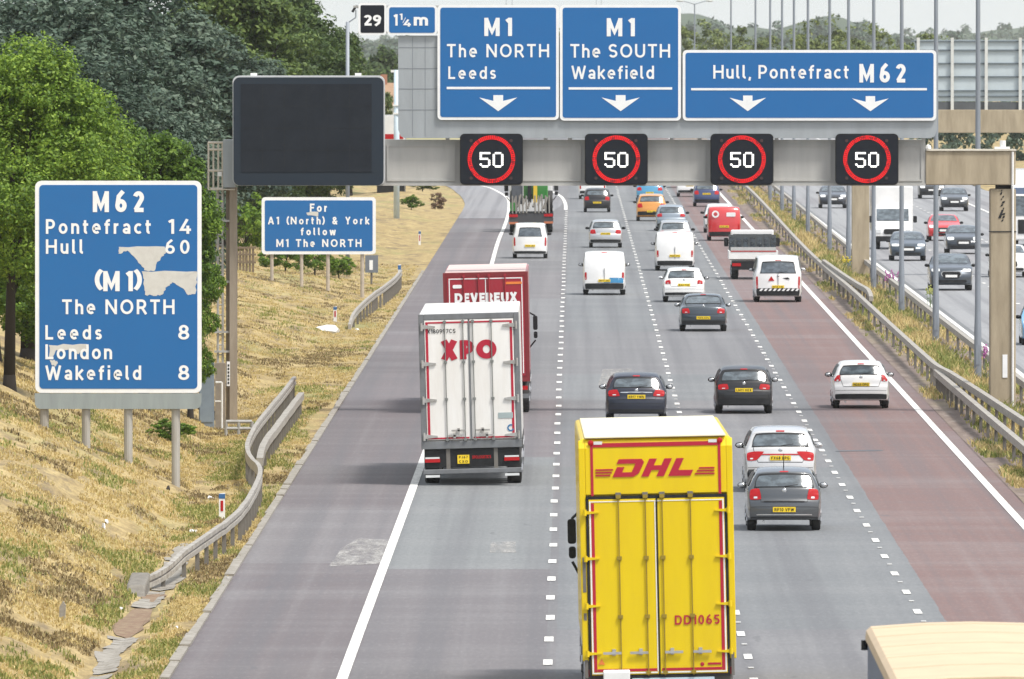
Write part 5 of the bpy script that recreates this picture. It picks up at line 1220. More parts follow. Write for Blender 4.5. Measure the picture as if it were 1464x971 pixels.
# ------------------------------------------------------------------ roadside signs
YB = 322.0
gbase = gz(at(250, 695, YB)[0], YB)
t, o, X, Z = sign('direction_sign', 50, 288, 258.5, 562, YB, 'big blue distance sign for M62, with torn patches, on four posts on the grass bank', [
    ('M62', 133.2, 205.2, 273.4, 303.3, .035, 1), ('Pontefract', 65.4, 215.8, 313.4, 334.4, .012), ('14', 240.7, 273, 313.4, 334.4, .012), ('Hull', 65.4, 119, 342.3, 363, .012), ('60', 236.2, 270.9, 343, 363, .012),
    ('(', 134.5, 142.7, 387, 413, .03, 1), ('M1', 148, 189.2, 387.6, 416.4, .035, 1), (')', 195.5, 203.5, 387, 413, .03, 1), ('The NORTH', 88.6, 249.4, 428.2, 449.3, .012), ('Leeds', 64.6, 145.3, 465, 485.6, .012), ('8', 254.6, 270.4, 465, 485.6, .012, 1),
    ('London', 64.6, 160, 492.5, 513.8, .012), ('Wakefield', 64.6, 201.6, 522.7, 543.4, .012), ('8', 254.6, 270.4, 522.7, 543.4, .012, 1)], bord=6, rad=9, base=gbase)
m = MB(o); m.prism([(X(49), Z(562.5)), (X(49.5), Z(578)), (X(52), Z(583)), (X(57), Z(585)), (X(279), Z(585)), (X(285), Z(583)), (X(287.5), Z(577)), (X(288), Z(562.5))], YB + .01, YB + .05); m.build('lower_panel', M('grey green panel', (.30, .34, .34), .6, .1, dirt=.4, dscale=1.5, streak=True), t)
PEEL = M('peeled backing', (.60, .59, .55), .7, dirt=.45, dscale=4, dcol=(.42, .40, .36))
def jag(poly, amp, seed, n=3):
    r = random.Random(seed); out = []
    for i in range(len(poly)):
        a, b = poly[i], poly[(i + 1) % len(poly)]
        L_ = math.hypot(b[0] - a[0], b[1] - a[1]); k = n if L_ > 4 else 1
        for q in range(k):
            u = q / k; out.append((a[0] + (b[0] - a[0]) * u + (r.uniform(-amp, amp) if q else 0), a[1] + (b[1] - a[1]) * u + (r.uniform(-amp, amp) if q else 0)))
    return out
A = lambda x, y: (40 + x / 5.631, 250 + y / 5.631)
Bq = lambda x, y: (40 + x / 5.396, 410 + y / 5.396)
for i, poly in enumerate(([A(730, 580), A(1100, 578), A(1110, 610), A(1085, 655), A(1040, 700), A(1015, 775), A(945, 770), A(910, 725), A(830, 640), A(800, 610), A(725, 635)],
    [A(915, 776), A(1360, 776), A(1362, 810), A(1346, 960), A(1290, 970), A(1240, 910), A(1160, 865), A(1120, 900), A(1080, 965), A(1035, 975), A(940, 965), A(935, 900)],
    [Bq(160, 450), Bq(455, 443), Bq(468, 470), Bq(440, 490), Bq(390, 520), Bq(330, 480), Bq(215, 490), Bq(190, 540), Bq(160, 545)], [Bq(165, 565), Bq(228, 572), Bq(215, 612), Bq(182, 606)])):
    m = MB(o); m.prism([(X(a), Z(b)) for a, b in jag(poly, 1.3, i, 5)], YB - .009, YB - .0045); m.build('peeled_patch', PEEL, t)
for x0, x1 in ((56, 69), (116, 128.5), (176.5, 189), (244.5, 257)):
    xa = (X(x0) + X(x1)) / 2; m = MB(o); m.tube((xa, YB + .18, gz(xa, YB + .18) - .4), (xa, YB + .18, Z(275)), (X(x1) - X(x0)) / 2, n=12); m.build('post', SIGNPOST, t, smooth=False)
YS = 560.0
t, o, X, Z = sign('direction_sign', 374, 537.3, 282, 363.6, YS, 'smaller blue sign, For A1 North and York follow M1, on four thin posts', [('For', 443, 467.7, 291.2, 302.9, .03), ('A1 (North) & York', 383, 528, 310, 320.8, .025), ('follow', 430, 480, 325.6, 336.4, .03), ('M1 The NORTH', 395, 516.8, 342, 353.2, .025)], bord=4.5, rad=5, base=gz(at(518, 426, YS)[0], YS))
m = MB(o); m.prism([(X(a), Z(b)) for a, b in jag([(438, 304), (447, 302.5), (455, 303), (455, 309.5), (446, 308), (439, 307.5)], .3, 8)], YS - .009, YS - .0045); m.build('peeled_patch', PEEL, t)
for x0, x1 in ((386, 391), (428.5, 433.5), (466, 471.4), (515, 520.6)):
    xa = (X(x0) + X(x1)) / 2; m = MB(o); m.tube((xa, YS + .14, gz(xa, YS) - .4), (xa, YS + .14, Z(290)), (X(x1) - X(x0)) / 2, n=10); m.build('post', M('pale post', (.46, .40, .33), .7, dirt=.5), t)
yq = 590; q = at(531, 420, yq); o = (q[0], yq, gz(q[0], yq)); es = thing('emergency_marker', o, 'small grey plate with a white mark on a post beside the blue York sign', 'marker sign')
p0, p1 = at(522, 390, yq), at(540.5, 365, yq); m = MB(o); m.box(p0[0], p1[0], yq, yq + .08, p0[2], p1[2]); m.build('plate', M('grey plate', (.16, .18, .21), .5), es)
p2, p3 = at(528, 386, yq), at(533, 372, yq); m = MB(o); m.box(p2[0], p3[0], yq - .01, yq - .002, p2[2], p3[2]); m.build('white_mark', SIGN_WHITE, es)
m = MB(o); m.tube((q[0], yq + .12, o[2] - .3), (q[0], yq + .12, p1[2]), .05); m.build('post', POSTM, es)
# grey cabinet by the gantry leg
YC = 384; p0, p1 = at(284, 622, YC), at(305.5, 519, YC); o = ((p0[0] + p1[0]) / 2, YC, gz(p0[0], YC)); cb = thing('roadside_cabinet', o, 'tall blue-grey metal cabinet beside the gantry leg', 'cabinet')
m = MB(o); m.box(p0[0], p1[0], YC, YC + .7, p0[2] + .05, p1[2]); m.build('body', M('cabinet grey', (.22, .27, .33), .5, .2, dirt=.3), cb, bevel=.015)
m = MB(o); m.box(p0[0] + .03, p1[0] - .03, YC - .02, YC - .002, p0[2] + .38, p1[2] - .06); m.build('door', M('cabinet door', (.25, .31, .38), .5, .2, dirt=.35), cb)
m = MB(o); m.box(p0[0] - .3, p1[0] + .6, YC - .3, YC + 1, o[2] - .2, p0[2] + .05); m.build('plinth', CONC2, cb)
p0, p1 = at(306.5, 605, YC), at(321, 520, YC); o = ((p0[0] + p1[0]) / 2, YC + .6, gz(p0[0], YC)); cb2 = thing('junction_box', o, 'narrow tan steel box with pipes between the grey cabinet and gantry leg', 'cabinet')
m = MB(o); m.box(p0[0], p1[0], YC + .6, YC + 1.1, o[2] - .1, p1[2]); m.build('body', M('tan box', (.30, .25, .19), .7, dirt=.6), cb2)
m = MB(o); a = at(308, 547, YC); b = at(317, 547, YC); m.tube(a, b, .03); m.tube(b, (b[0], b[1], o[2]), .03); a = at(307, 574, YC); b = at(316, 574, YC); m.tube(a, b, .02); m.build('pipe', WHITEP, cb2)
yq = GY - .1; p0, p1 = at(324, 552, yq), at(328.6, 517, yq); o = (p0[0], yq, p0[2]); t = thing('location_plate', o, 'thin white plate with upright black marks on the gantry leg', 'plate')
m = MB(o); m.box(p0[0], p1[0], yq, yq + .02, p0[2], p1[2]); m.build('panel', SIGN_WHITE, t)
m = MB(o)
for k in range(6): a = at(325.2, 521 + k * 5, yq); b = at(327.6, 524.2 + k * 5, yq); m.box(a[0], b[0], yq - .008, yq - .001, b[2], a[2])
m.build('marks', BLACK, t)
yq = 372; o = (at(345, 610, yq)[0], yq, gz(at(345, 610, yq)[0], yq)); t = thing('guard_rail', o, 'low grey handrail frame at the foot of the gantry leg', 'railing')
m = MB(o)
for yy in (603, 613): a = at(323, yy, yq); b = at(360, yy, yq); m.tube(a, b, .05)
for xx in (323, 341, 360): a = at(xx, 603, yq); m.tube((a[0], yq, o[2] - .6), a, .05)
m.build('rails', STEEL, t)

# marker posts with red reflectors
def marker(px_, ytop, ybot, Y, label, w=.11):
    a, b = at(px_, ybot, Y), at(px_, ytop, Y); g0 = gz(a[0], Y); o = (a[0], Y, g0); t = thing('marker_post', o, label, 'marker post', 'marker posts along the left verge'); h_ = max(b[2] - g0, .6)
    m = MB(); m.prism([(-w / 2, -.1), (w / 2, -.1), (w / 2, h_), (-w / 2, h_ - .02)], 0, .09); m.build('post', SIGN_WHITE, t)
    m = MB(); m.box(-w * .22, w * .22, -.012, -.002, h_ * .30, h_ * .70); m.build('red_reflector', LRED, t)
    m = MB(); m.box(-w / 2 - .004, w / 2 + .004, -.008, .094, h_ * .78, h_ * .96); m.build('blue_band', M('marker blue', (.03, .12, .3), .5), t)
    return t
marker(317, 705, 738, 305, 'white marker post with blue top behind the nearest crash barrier', .14)
marker(479, 446, 464, 512, 'white marker post beside the pale litter on the dry bank', .13); marker(571, 378, 394, 582, 'white marker post at the far end of the second crash barrier', .13); marker(600, 330, 350, 700, 'white marker post alone on the far dry verge', .12)

# ------------------------------------------------------------------ crash barriers
def barrier(name, path, label, zr, sec, step=2.4, group=None, terminal=False, postx=0, zg=None, mat=RAIL):
    """path of (x, y, rail height above the ground)"""
    o = (path[0][0], path[0][1], 0.0 if zg is None else zg(path[0][0], path[0][1])); t = thing(name, o, label, 'crash barrier', group)
    ff = zg or (lambda x, y: 0.03)
    dense = interp_path([tuple(p) for p in path], 6)
    P3 = [(p[0], p[1], ff(p[0], p[1]) + p[2]) for p in dense]
    m = MB(o); m.sweep(P3, sec); m.build('rail', mat, t)
    # lengths of rail lap over each other: thin collars at the joints
    m = MB(o); acc = 0; last = P3[0]; nx_ = 0; posts = []
    for p in P3[1:]:
        d = math.dist(p, last); acc += d; last = p
        if acc >= nx_: posts.append(p); nx_ = acc + step
    pmesh = None; rest = MB(o)
    for i, p in enumerate(posts):
        g0 = ff(p[0], p[1]); hh_ = p[2] - g0
        if i < 100:
            k = round(hh_, 2)
            pm_ = MB(); pm_.box(-.045, .045, -.06, .06, -.25, hh_ - .08)
            if pmesh is None or abs(pmesh[0] - k) > .03: ob = pm_.build('post', POSTM, t); pmesh = (k, ob.data)
            else: ob = bpy.data.objects.new('post', pmesh[1]); COL.objects.link(ob); ob.parent = t
            ob.location = (p[0] + postx - o[0], p[1] - o[1], g0 - o[2])
        else: rest.box(p[0] + postx - .045, p[0] + postx + .045, p[1] - .06, p[1] + .06, g0 - .25, p[2] - .08)
    if rest.v: tag(rest.build('far_posts', POSTM, t), kind='stuff')
    return t, o
BOX = [(-.085, -.10), (.085, -.10), (.085, .10), (-.085, .10)]
WB = [(-.05, -.155), (.02, -.155), (.05, -.11), (-.01, -.05), (-.01, .05), (.05, .11), (.02, .155), (-.05, .155)]
WB = [(-.06, -.12), (.05, -.12), (.05, -.03), (.0, -.015), (.0, .015), (.05, .03), (.05, .12), (-.06, .12)]
t, o = barrier('crash_barrier', [(-8.95, 266, .10), (-8.5, 269, .28), (-8.1, 273, .50), (-7.75, 281, .57), (-7.5, 292, .60), (-7.52, 308, .62), (-7.7, 319, .64), (-8.15, 327, .68), (-8.4, 335, .76), (-8.48, 350, .85), (-8.48, 375, .85), (-8.5, 396, .85)],
    'near grey crash barrier sloping down to a blunt end, beside the big blue sign', .7, WB, zg=gz)
m = MB(o); m.prismx([(264, -.2), (267.5, -.2), (267.5, .30), (264.6, .16)], -9.12, -8.72); m.build('end_block', M('end concrete', (.21, .195, .17), .95, dirt=.8, dscale=6, dcol=(.10, .09, .08)), t, bevel=.05)
barrier('crash_barrier', [(-7.95, 329, .55), (-8.12, 340, .56), (-8.15, 355, .56), (-8.15, 372, .56), (-8.15, 389, .56)], 'short lower barrier rail in front of the gantry leg', .5, BOX, step=2.4, zg=gz)
barrier('crash_barrier', [(-8.62, 500, .10), (-8.5, 506, .5), (-8.2, 530, .66), (-7.95, 545, .70), (-7.75, 565, .70), (-7.72, 582, .70)], 'separate grey crash barrier below the smaller York sign', .7, WB, zg=gz)
barrier('crash_barrier', [(11.85, 280, .62), (11.72, 330, .62), (11.6, 370, .62), (11.52, 400, .62), (11.5, 412, .62)], 'lower rail of the double barrier nearest the camera on the reserve', .6, BOX, step=1.2)
barrier('crash_barrier', [(12.6, 280, .82), (12.5, 335, .82), (12.25, 350, .82), (11.95, 380, .80), (11.72, 404, .76), (11.62, 412, .72), (11.58, 425, .70), (11.58, 480, .68), (11.6, 540, .66), (11.52, 590, .64), (11.5, 640, .66), (11.6, 700, .68), (11.8, 780, .7), (12.0, 880, .7), (12.0, 1000, .7)],
    'long crash barrier along the near side of the reserve, past the red lane', .7, BOX, step=1.8)
barrier('crash_barrier', [(12.15, 530, .55), (12.1, 534, .78), (11.95, 545, .80), (11.75, 570, .80), (11.6, 603, .78)], 'short raised rail in front of the farther concrete column', .8, BOX, step=2.0)
barrier('crash_barrier', [(13.9, 300, .64), (13.8, 420, .64), (13.75, 500, .66), (13.75, 536, .66), (13.72, 600, .66), (13.8, 700, .68), (14.0, 850, .68), (14.0, 1000, .68)], 'crash barrier on the far side of the reserve by the opposite carriageway', .66, BOX, step=2.4)

# ------------------------------------------------------------------ lamp columns in the reserve
def lamp_column(x, Y):
    t = thing('lamp_column', (x, Y, .05), 'x', 'lamp column', 'lamp columns along the central reserve')
    m = MB(); m.tube((0, 0, 0), (0, 0, 1.6), .125, .12, 14); m.tube((0, 0, 1.6), (0, 0, 2.2), .12, .098, 14); m.tube((0, 0, 2.2), (0, 0, 14.6), .098, .07, 14); m.build('pole', POLE, t)
    m = MB(); m.box(-.06, .06, -.135, -.118, .5, 1.15); m.build('door', POLE, t)
    for sg in (1, -1):
        m = MB(); m.tube((0, 0, 14.55), (sg * 1.2, 0, 14.9), .05, .04); a = m.build('arm', POLE, t); m = MB(); m.blob((sg * 1.6, 0, 14.9), (.45, .16, .1)); m.build('lantern', STEEL, a)
    return t
spots = [(1398, 'tall grey lamp column just left of the nearer concrete gantry column'), (1338, 'second lamp column left of the nearer concrete gantry column'), (1289, 'lamp column in front of the opposite gantry, just right of the farther concrete column'), (1249, 'lamp column touching the right side of the farther concrete column'),
         (1213, 'lamp column just left of the farther concrete column'), (1186, 'second lamp column left of the farther concrete column'), (1155, 'third lamp column left of the farther concrete column'), (1135, 'fourth lamp column left of the farther concrete column'), (1118, 'fifth lamp column left of the farther concrete column'),
         (1101, 'lamp column above the comma side of the Hull sign, sixth from the concrete column'), (1080, 'thin far lamp column above the word Pontefract'), (1045, 'thin far lamp column above the word Hull'), (993, 'faint farthest lamp column above the left end of the Hull sign')]
first = None
for i, (px_, lab) in enumerate(spots):
    Y = 13.25 * F / (px_ - VX)
    if first is None: first = lamp_column(13.25, Y); first['label'] = lab
    else: copy_tree(first, (13.25, Y, .05), lab)
# left-hand mast with a small camera
Y = 600; p = at(497, 290, Y); t = thing('camera_mast', (p[0], Y, gz(p[0], Y) - .2), 'pale mast with a small dark camera rising behind the message screen', 'mast')
m = MB(); m.tube((0, 0, 0), (0, 0, 11.9), .10, .085, 10); m.build('pole', POLE, t, smooth=True)
m = MB(); m.tube((0, 0, 11.85), (.38, 0, 12.1), .03); m.tube((.38, 0, 12.1), (.38, 0, 12.45), .03); m.build('bracket', POLE, t)
m = MB(); m.tube((.22, -.02, 12.35), (.38, 0, 12.62), .06); m.tube((.38, 0, 12.62), (.52, .02, 12.58), .06); m.build('camera', BLACK, t)
Y = 790; p = at(567, 100, Y); t = thing('pale_mast', (p[0], Y, 0), 'pale blue-white mast beside the left edge of the grey sign board', 'mast')
m = MB(); m.tube((0, 0, -.3), (0, 0, p[2]), .19, .17, 12); m.build('pole', M('pale blue steel', (.55, .66, .74), .5), t, smooth=True)
m = MB(); m.box(-.35, .2, -.1, .1, p[2] - .15, p[2]); m.box(-.22, .22, -.22, .22, p[2] - 2.2, p[2] - 2.1); m.box(-.22, .22, -.22, .22, p[2] - 2.7, p[2] - 2.6); m.build('collar', WHITEP, t)

# ------------------------------------------------------------------ second gantry, seen from behind
Y2 = 610.0; s2 = F / Y2; g2 = lambda x: (x - VX) / s2; z2 = lambda y: H - (y - VY) / s2
o = (g2(1230.5), Y2, 0); ga2 = thing('sign_gantry', o, 'tan concrete gantry over the opposite carriageway, its sign boards seen from behind', 'gantry')
m = MB(o); m.box(g2(1218), g2(1243), Y2, Y2 + .9, -.2, z2(191)); m.build('column', CONC, ga2, bevel=.03)
m = MB(o); m.box(g2(1212), g2(1700), Y2 + .0, Y2 + 1.0, z2(190), z2(157)); m.build('beam', CONC, ga2, bevel=.02)
m = MB(o); m.box(g2(1680), g2(1700), Y2 + .05, Y2 + .9, -.2, z2(190.5)); m.build('column', CONC, ga2)
t2 = thing('reversed_sign_board', (g2(1400), Y2 + .6, z2(157)), 'pale back of a wide sign board with dark rails on the tan gantry', 'road sign'); o = (g2(1400), Y2 + .6, z2(157))
BACKM = M('pale sheet back', (.50, .57, .60), .5, .1, dirt=.3, dscale=.8)
m = MB(o); m.box(g2(1308), g2(1660), Y2 + .55, Y2 + .6, z2(145), z2(57)); m.build('panel', BACKM, t2)
m = MB(o)
for yy in (59, 72, 91, 110, 130, 138): m.box(g2(1303), g2(1660), Y2 + .47, Y2 + .545, z2(yy + 1.1), z2(yy - 1.1))
m.build('rails', M('dark rail', (.13, .16, .18), .6), t2)
m = MB(o)
for k in range(8):
    xx = 1313 + 48.6 * k
    m.box(g2(xx - 2.2), g2(xx + 2.2), Y2 + .36, Y2 + .465, z2(157), z2(54))
m.build('stanchions', M('pale stanchion', (.62, .63, .60), .5, .1), t2)
m = MB(o); m.box(g2(1330), g2(1640), Y2 + .5, Y2 + .9, z2(157) + .003, z2(146)); m.build('gap_shade', M('dark walkway', (.09, .10, .11), .7, dirt=.6), t2)  # dark block put in for the shaded gap between board and beam

# ------------------------------------------------------------------ trees on the left bank
def put(o, px_, Y, ytop, label, group=None, base_h=10.0, wide=None, rz=0, first=False, X=None):
    x = (px_ - VX) * Y / F if X is None else X
    g0 = gz(max(x, -33), Y); top = H - (ytop - VY) * Y / F; k = (top - g0) / base_h; w = k if wide is None else wide
    if first: o.location = (x, Y, g0); o.scale = (w, w, k); o.rotation_euler = (0, 0, rz); o['label'] = label; o['group'] = group or ''; return o
    return copy_tree(o, (x, Y, g0), label, group, rz, (w, w, k))
br1 = make_tree('broadleaf_tree', 9.4, 3.3, 2.8, 110000, .055, LEAF_BRIGHT, 11, 'x', 'tree', trunk_r=.15, low=.17, nl=34)
put(br1, 8, 339.6, 52, 'bright green broad-crowned tree with a dark bare trunk, nearest on the bank', base_h=9.4, wide=1.0, first=True); br1.location.x = -14.75
del br1['group']
br2 = make_tree('broadleaf_tree', 8.0, 2.0, 1.8, 64000, .055, LEAF_BRIGHT, 12, 'x', 'tree', trunk_r=.16, low=.03, nl=26)
put(br2, 205, 372, 140, 'bright green tree rising directly behind the big blue sign', base_h=8.0, wide=1.05, first=True); del br2['group']
o = put(br2, 272, 383, 285, 'bushy green sapling squeezed between the big sign and gantry leg', base_h=8.0, wide=.55, rz=2.0)
if 'group' in o: del o['group']
for px_, Y, yt_, w_, rz_, lab in ((95, 362, 95, 1.2, 1.1, 'bright green tree over the top left corner of the big sign'), (-10, 356, 140, 1.2, 2.5, 'green tree at the left frame edge beside the big sign'), (40, 380, 160, 1.4, 4.0, 'leafy green tree low behind the left edge of the big sign')):
    o = put(br2, px_, Y, yt_, lab, base_h=8.0, wide=w_, rz=rz_)
    if 'group' in o: del o['group']
dk = [make_tree('blue_green_tree', 15, 4.6, 4.4, 60000, .125, LEAF_DARK, 21 + i, 'x', 'tree', trunk_r=.3, low=.04, nl=34) for i in range(2)]
md_ = [make_tree('mid_green_tree', 14, 3.8, 3.8, 56000, .12, LEAF_MID, 31 + i, 'x', 'tree', trunk_r=.3, low=.04, nl=34) for i in range(2)]
GD, GM_ = 'blue-green trees massed beyond the gantry', 'mid-green trees beyond the message screen'
LD, LM = 'blue-green tree in the dense mass beyond the gantry, left of the message screen', 'mid-green tree in the mass rising behind the message screen'
spot = [(dk, GD, LD, 15, [(-30, 470, -70, 1.1), (60, 445, -45, 1.05), (150, 460, -70, 1.1), (165, 450, 15, .9), (175, 500, -55, .95), (20, 430, 30, .9), (120, 425, 60, .85), (185, 430, 95, .75), (218, 425, 140, .55), (318, 640, 60, .8), (300, 660, 40, .9), (365, 700, 40, .9), (290, 620, 20, 1.0), (400, 730, 110, .8)]),
        (md_, GM_, LM, 14, [(340, 680, -40, 1.1), (392, 690, -60, 1.15), (430, 720, -25, 1.0), (375, 650, 110, .75), (455, 740, 95, .7), (468, 800, 55, .7), (425, 780, 20, 1.0), (372, 760, -30, 1.2), (500, 900, 78, .62), (448, 820, 60, .9), (520, 1000, 92, .6), (330, 640, -60, 1.1)])]
for protos, grp, lab, bh, rows in spot:
    for i, (px_, Y, yt_, w_) in enumerate(rows):
        put(protos[i % 2], px_, Y, yt_, lab, grp, bh, w_, rz=i * 1.7, first=(i < 2))
# one that can be told apart: the pale ragged tree far off left of the grey board
far_t = make_tree('distant_tree', 9, 2.2, 2.2, 9000, .3, LEAF_MID, 41, 'small hazy tree standing above far rooftops left of the grey board', 'tree', low=.05, nl=16)
far_t.location = ((553 - VX) * 1500 / F, 1500, -.4); far_t.scale = (1, 1, 1.22)
sm_ = make_tree('distant_tree', 6, 2.4, 2.4, 5000, .3, LEAF_FAR, 42, 'small green tree under the far rooftops, between screen and pale mast', 'tree', low=.02, nl=12)
sm_.location = ((556 - VX) * 1000 / F, 1000, -.4); sm_.scale = (.45, .45, 1.0)

# shrubs and weeds that stand alone
shr = make_tree('shrub', 2.0, 1.0, .9, 3500, .07, LEAF_BRIGHT, 51, 'green shrub behind the left posts of the York sign', 'shrub', trunk_r=.03, low=.0, nl=12)
def shrub(px_, ybase, Y, k, w_, lab, proto=shr, first=False):
    x = (px_ - VX) * Y / F; loc = (x, Y, gz(x, Y) - .05)
    if first: proto.location = loc; proto.scale = (w_, w_, k); return proto
    return copy_tree(proto, loc, lab, None, px_ * .1, (w_, w_, k))
shrub(408, 410, 585, .85, 1.25, '', first=True)
shrub(450, 414, 588, .85, 1.1, 'green shrub behind the middle posts of the York sign')
shrub(484, 416, 590, .55, .8, 'low green shrub near the right post of the York sign')
shrub(352, 330, 610, 1.6, 1.5, 'tall green shrub left of the York sign, above the wooden fence')
shrub(604, 275, 930, .55, 1.2, 'low green bush on the far verge under the beam')
shrub(588, 302, 830, .5, .8, 'small round green bush on the far dry verge')
brn = make_tree('brown_bush', 1.3, .7, .6, 1500, .06, mk_leaf('dead leaf', [(.1, (.12, .07, .045)), (.9, (.28, .19, .12))], .1), 52, 'brown withered bush beside the bend of the slip road', 'shrub', trunk_r=.03, low=0, nl=8)
shrub(622, 300, 842, .95, 1.0, '', proto=brn, first=True)
shrub(247, 600, 352, .34, .75, 'low dark green bush at the foot of the big sign, by the cabinet')
def herb(px_, ybase, hgt, label, colr, nm):
    Y = F * H / (ybase - VY); x = (px_ - VX) * Y / F; t = thing('wildflower', (x, Y, .1), label, 'plant'); r = random.Random(px_)
    m = MB(); f = MB()
    for k in range(9):
        a, b = r.uniform(-.25, .25), r.uniform(-.3, .3); hh_ = hgt * r.uniform(.7, 1.05); m.tube((a, b, -.1), (a * 1.3, b * 1.3, hh_), .012, .006, 4)
        for q in range(7): f.blob((a * 1.3 + r.uniform(-.05, .05), b * 1.3 + r.uniform(-.05, .05), hh_ * (.72 + .05 * q)), (.035, .035, .035), 6)
        for q in range(6): z = hh_ * r.uniform(.15, .7); an = r.uniform(0, 6.28); m.add([(a, b, z), (a + .12 * math.cos(an), b + .12 * math.sin(an), z + .05), (a + .1 * math.cos(an + .3), b + .1 * math.sin(an + .3), z + .02)], [(0, 1, 2)])
    m.build('stem', M('stem green', (.11, .18, .05), .8), t); f.build('flower', M(nm, colr, .7), t)
PINKF, YELF = (.42, .12, .34), (.70, .58, .06)
herb(1276, 424, 1.0, 'pink willowherb near the far side barrier of the reserve', PINKF, 'pink flower'); herb(1414, 545, 1.1, 'pink willowherb beside the nearer concrete column', PINKF, 'pink flower')
herb(1213, 388, .6, 'yellow ragwort by the foot of the farther concrete column', YELF, 'yellow flower'); herb(1331, 440, .8, 'yellow-green weed between two lamp columns on the reserve', (.40, .42, .12), 'pale flower')

# wooden fence beyond the dry bank
Y = 575; o = (at(350, 405, Y)[0], Y, gz(at(350, 405, Y)[0], Y)); t = thing('wooden_fence', o, 'short run of brown timber fence at the top of the dry bank', 'fence'); 
for k in range(7):
    m = MB(); x = at(334 + 4.6 * k, 400, Y)[0]; m.box(x - .05 - o[0], x + .05 - o[0], 0, .1, -.4, 1.15 - .02 * k); m.build('post', RUST, t)
m = MB(); a = at(331, 0, Y)[0] - o[0]; b = at(366, 0, Y)[0] - o[0]
for zz in (.35, .7, 1.0): m.box(a, b, -.03, -.002, zz, zz + .09)
m.build('rail', RUST, t)

# litter and loose stones
def litter(px_, ybase, Y, w_, h_, label, mat, seed, nm='litter', cat='litter'):
    x = (px_ - VX) * Y / F; r = random.Random(seed); m = MB(); n = 9; o = (x, Y, gz(x, Y))
    ring = [(w_ / 2 * math.cos(2 * math.pi * k / n) * r.uniform(.6, 1.1), w_ * 1.2 * math.sin(2 * math.pi * k / n) * r.uniform(.6, 1.1)) for k in range(n)]
    vs = [(a, b, r.uniform(0, .3) * h_) for a, b in ring] + [(a * .6, b * .6, h_ * r.uniform(.5, 1)) for a, b in ring] + [(0, 0, h_ * .8)] + [(a * .9, b * .9, -.08) for a, b in ring]
    fs = [(k, (k + 1) % n, n + (k + 1) % n, n + k) for k in range(n)] + [(n + k, n + (k + 1) % n, 2 * n) for k in range(n)] + [((k + 1) % n, k, 2 * n + 1 + k, 2 * n + 1 + (k + 1) % n) for k in range(n)]
    return tag(m.add(vs, fs).build(nm, mat, loc=o), label, cat)
LIT = M('pale litter', (.74, .74, .74), .6, dirt=.3); STONE = M('stone', (.42, .40, .37), .9, dirt=.6)
litter(468, 476, 495, 1.25, .3, 'big crumpled pale sheet lying on the dry bank beside a marker post', LIT, 1)
litter(510, 474, 500, .18, .08, 'small pale scrap right of the big crumpled sheet', LIT, 2)
litter(152, 782, 288, .14, .10, 'pale scrap on the dry slope left of the barrier end', LIT, 3); litter(148, 795, 285, .10, .12, 'second pale scrap lower on the slope by the barrier end', LIT, 4)
litter(276, 766, 297, .26, .06, 'white and yellow rubbish behind the near barrier', LIT, 5); litter(172, 874, 257, .10, .05, 'white scrap on the brown drain mud', LIT, 6)
litter(252, 899, 249, .10, .05, 'white scrap on the grass strip below the barrier', LIT, 7)
litter(326, 832, 270, .14, .10, 'grey stone at the shoulder edge below the barrier', STONE, 8, 'loose_stone', 'stone'); litter(240, 730, 318, .12, .10, 'dark lump of earth on the bank under the big sign', BARK, 9, 'earth_lump', 'lump')
litter(300, 700, 318, .2, .08, 'pale scrap in the grass below the gantry cabinet', LIT, 10)
x, Y = (88 - VX) * 246 / F, 246; t = tag(MB().prism([(-.06, -.3), (.05, -.3), (.07, .25), (.02, .33), (-.05, .22)], 0, .12).build('concrete_stump', CONC2, loc=(x, Y, gz(x, Y))), 'small broken concrete stump on the dry bank at the bottom left', 'stump')

# ------------------------------------------------------------------ the distance
def house(px_, Y, w_, eave, ridge, roofc, label, wall=(.6, .58, .54)):
    x = (px_ - VX) * Y / F; t = thing('house', (x, Y, -.45), label, 'house')
    m = MB(); m.box(-w_ / 2, w_ / 2, 0, 7, 0, eave); wl_ = m.build('wall', M('render %s' % (wall,), wall, .9), t)
    m = MB(); m.prismx([(-.4, eave), (7.4, eave), (3.5, ridge)], -w_ / 2 - .3, w_ / 2 + .3); r_ = m.build('roof', M('roof %s' % (roofc,), roofc, .8, dirt=.4), t)
    m = MB(); m.box(w_ * .2, w_ * .2 + .7, 3.2, 3.9, ridge - .5, ridge + .9); m.build('chimney', M('brick', (.35, .16, .1), .9), r_)
    for sx in (-.27, .27):
        for zz in (1.0, eave - 1.9):
            m = MB(); m.box(sx * w_ - .6, sx * w_ + .6, -.04, -.003, zz, zz + 1.1); m.build('window', GLASS, t)
    m = MB(); m.box(-.45, .45, -.04, -.003, 0, 2.0); m.build('door', POSTM, t)
house(508, 1650, 7.5, 4.6, 7.2, (.27, .25, .25), 'grey-roofed house far left of the others, above the message screen'); house(530, 1380, 5.0, 4.2, 6.6, (.33, .21, .13), 'orange-roofed house peeping above the right corner of the message screen')
house(551, 1500, 6.0, 4.8, 7.4, (.29, .22, .2), 'pinkish-roofed far house just left of the pale mast'); house(574, 1600, 7.0, 4.8, 7.4, (.26, .25, .26), 'dim grey-roofed far house behind the pale mast')
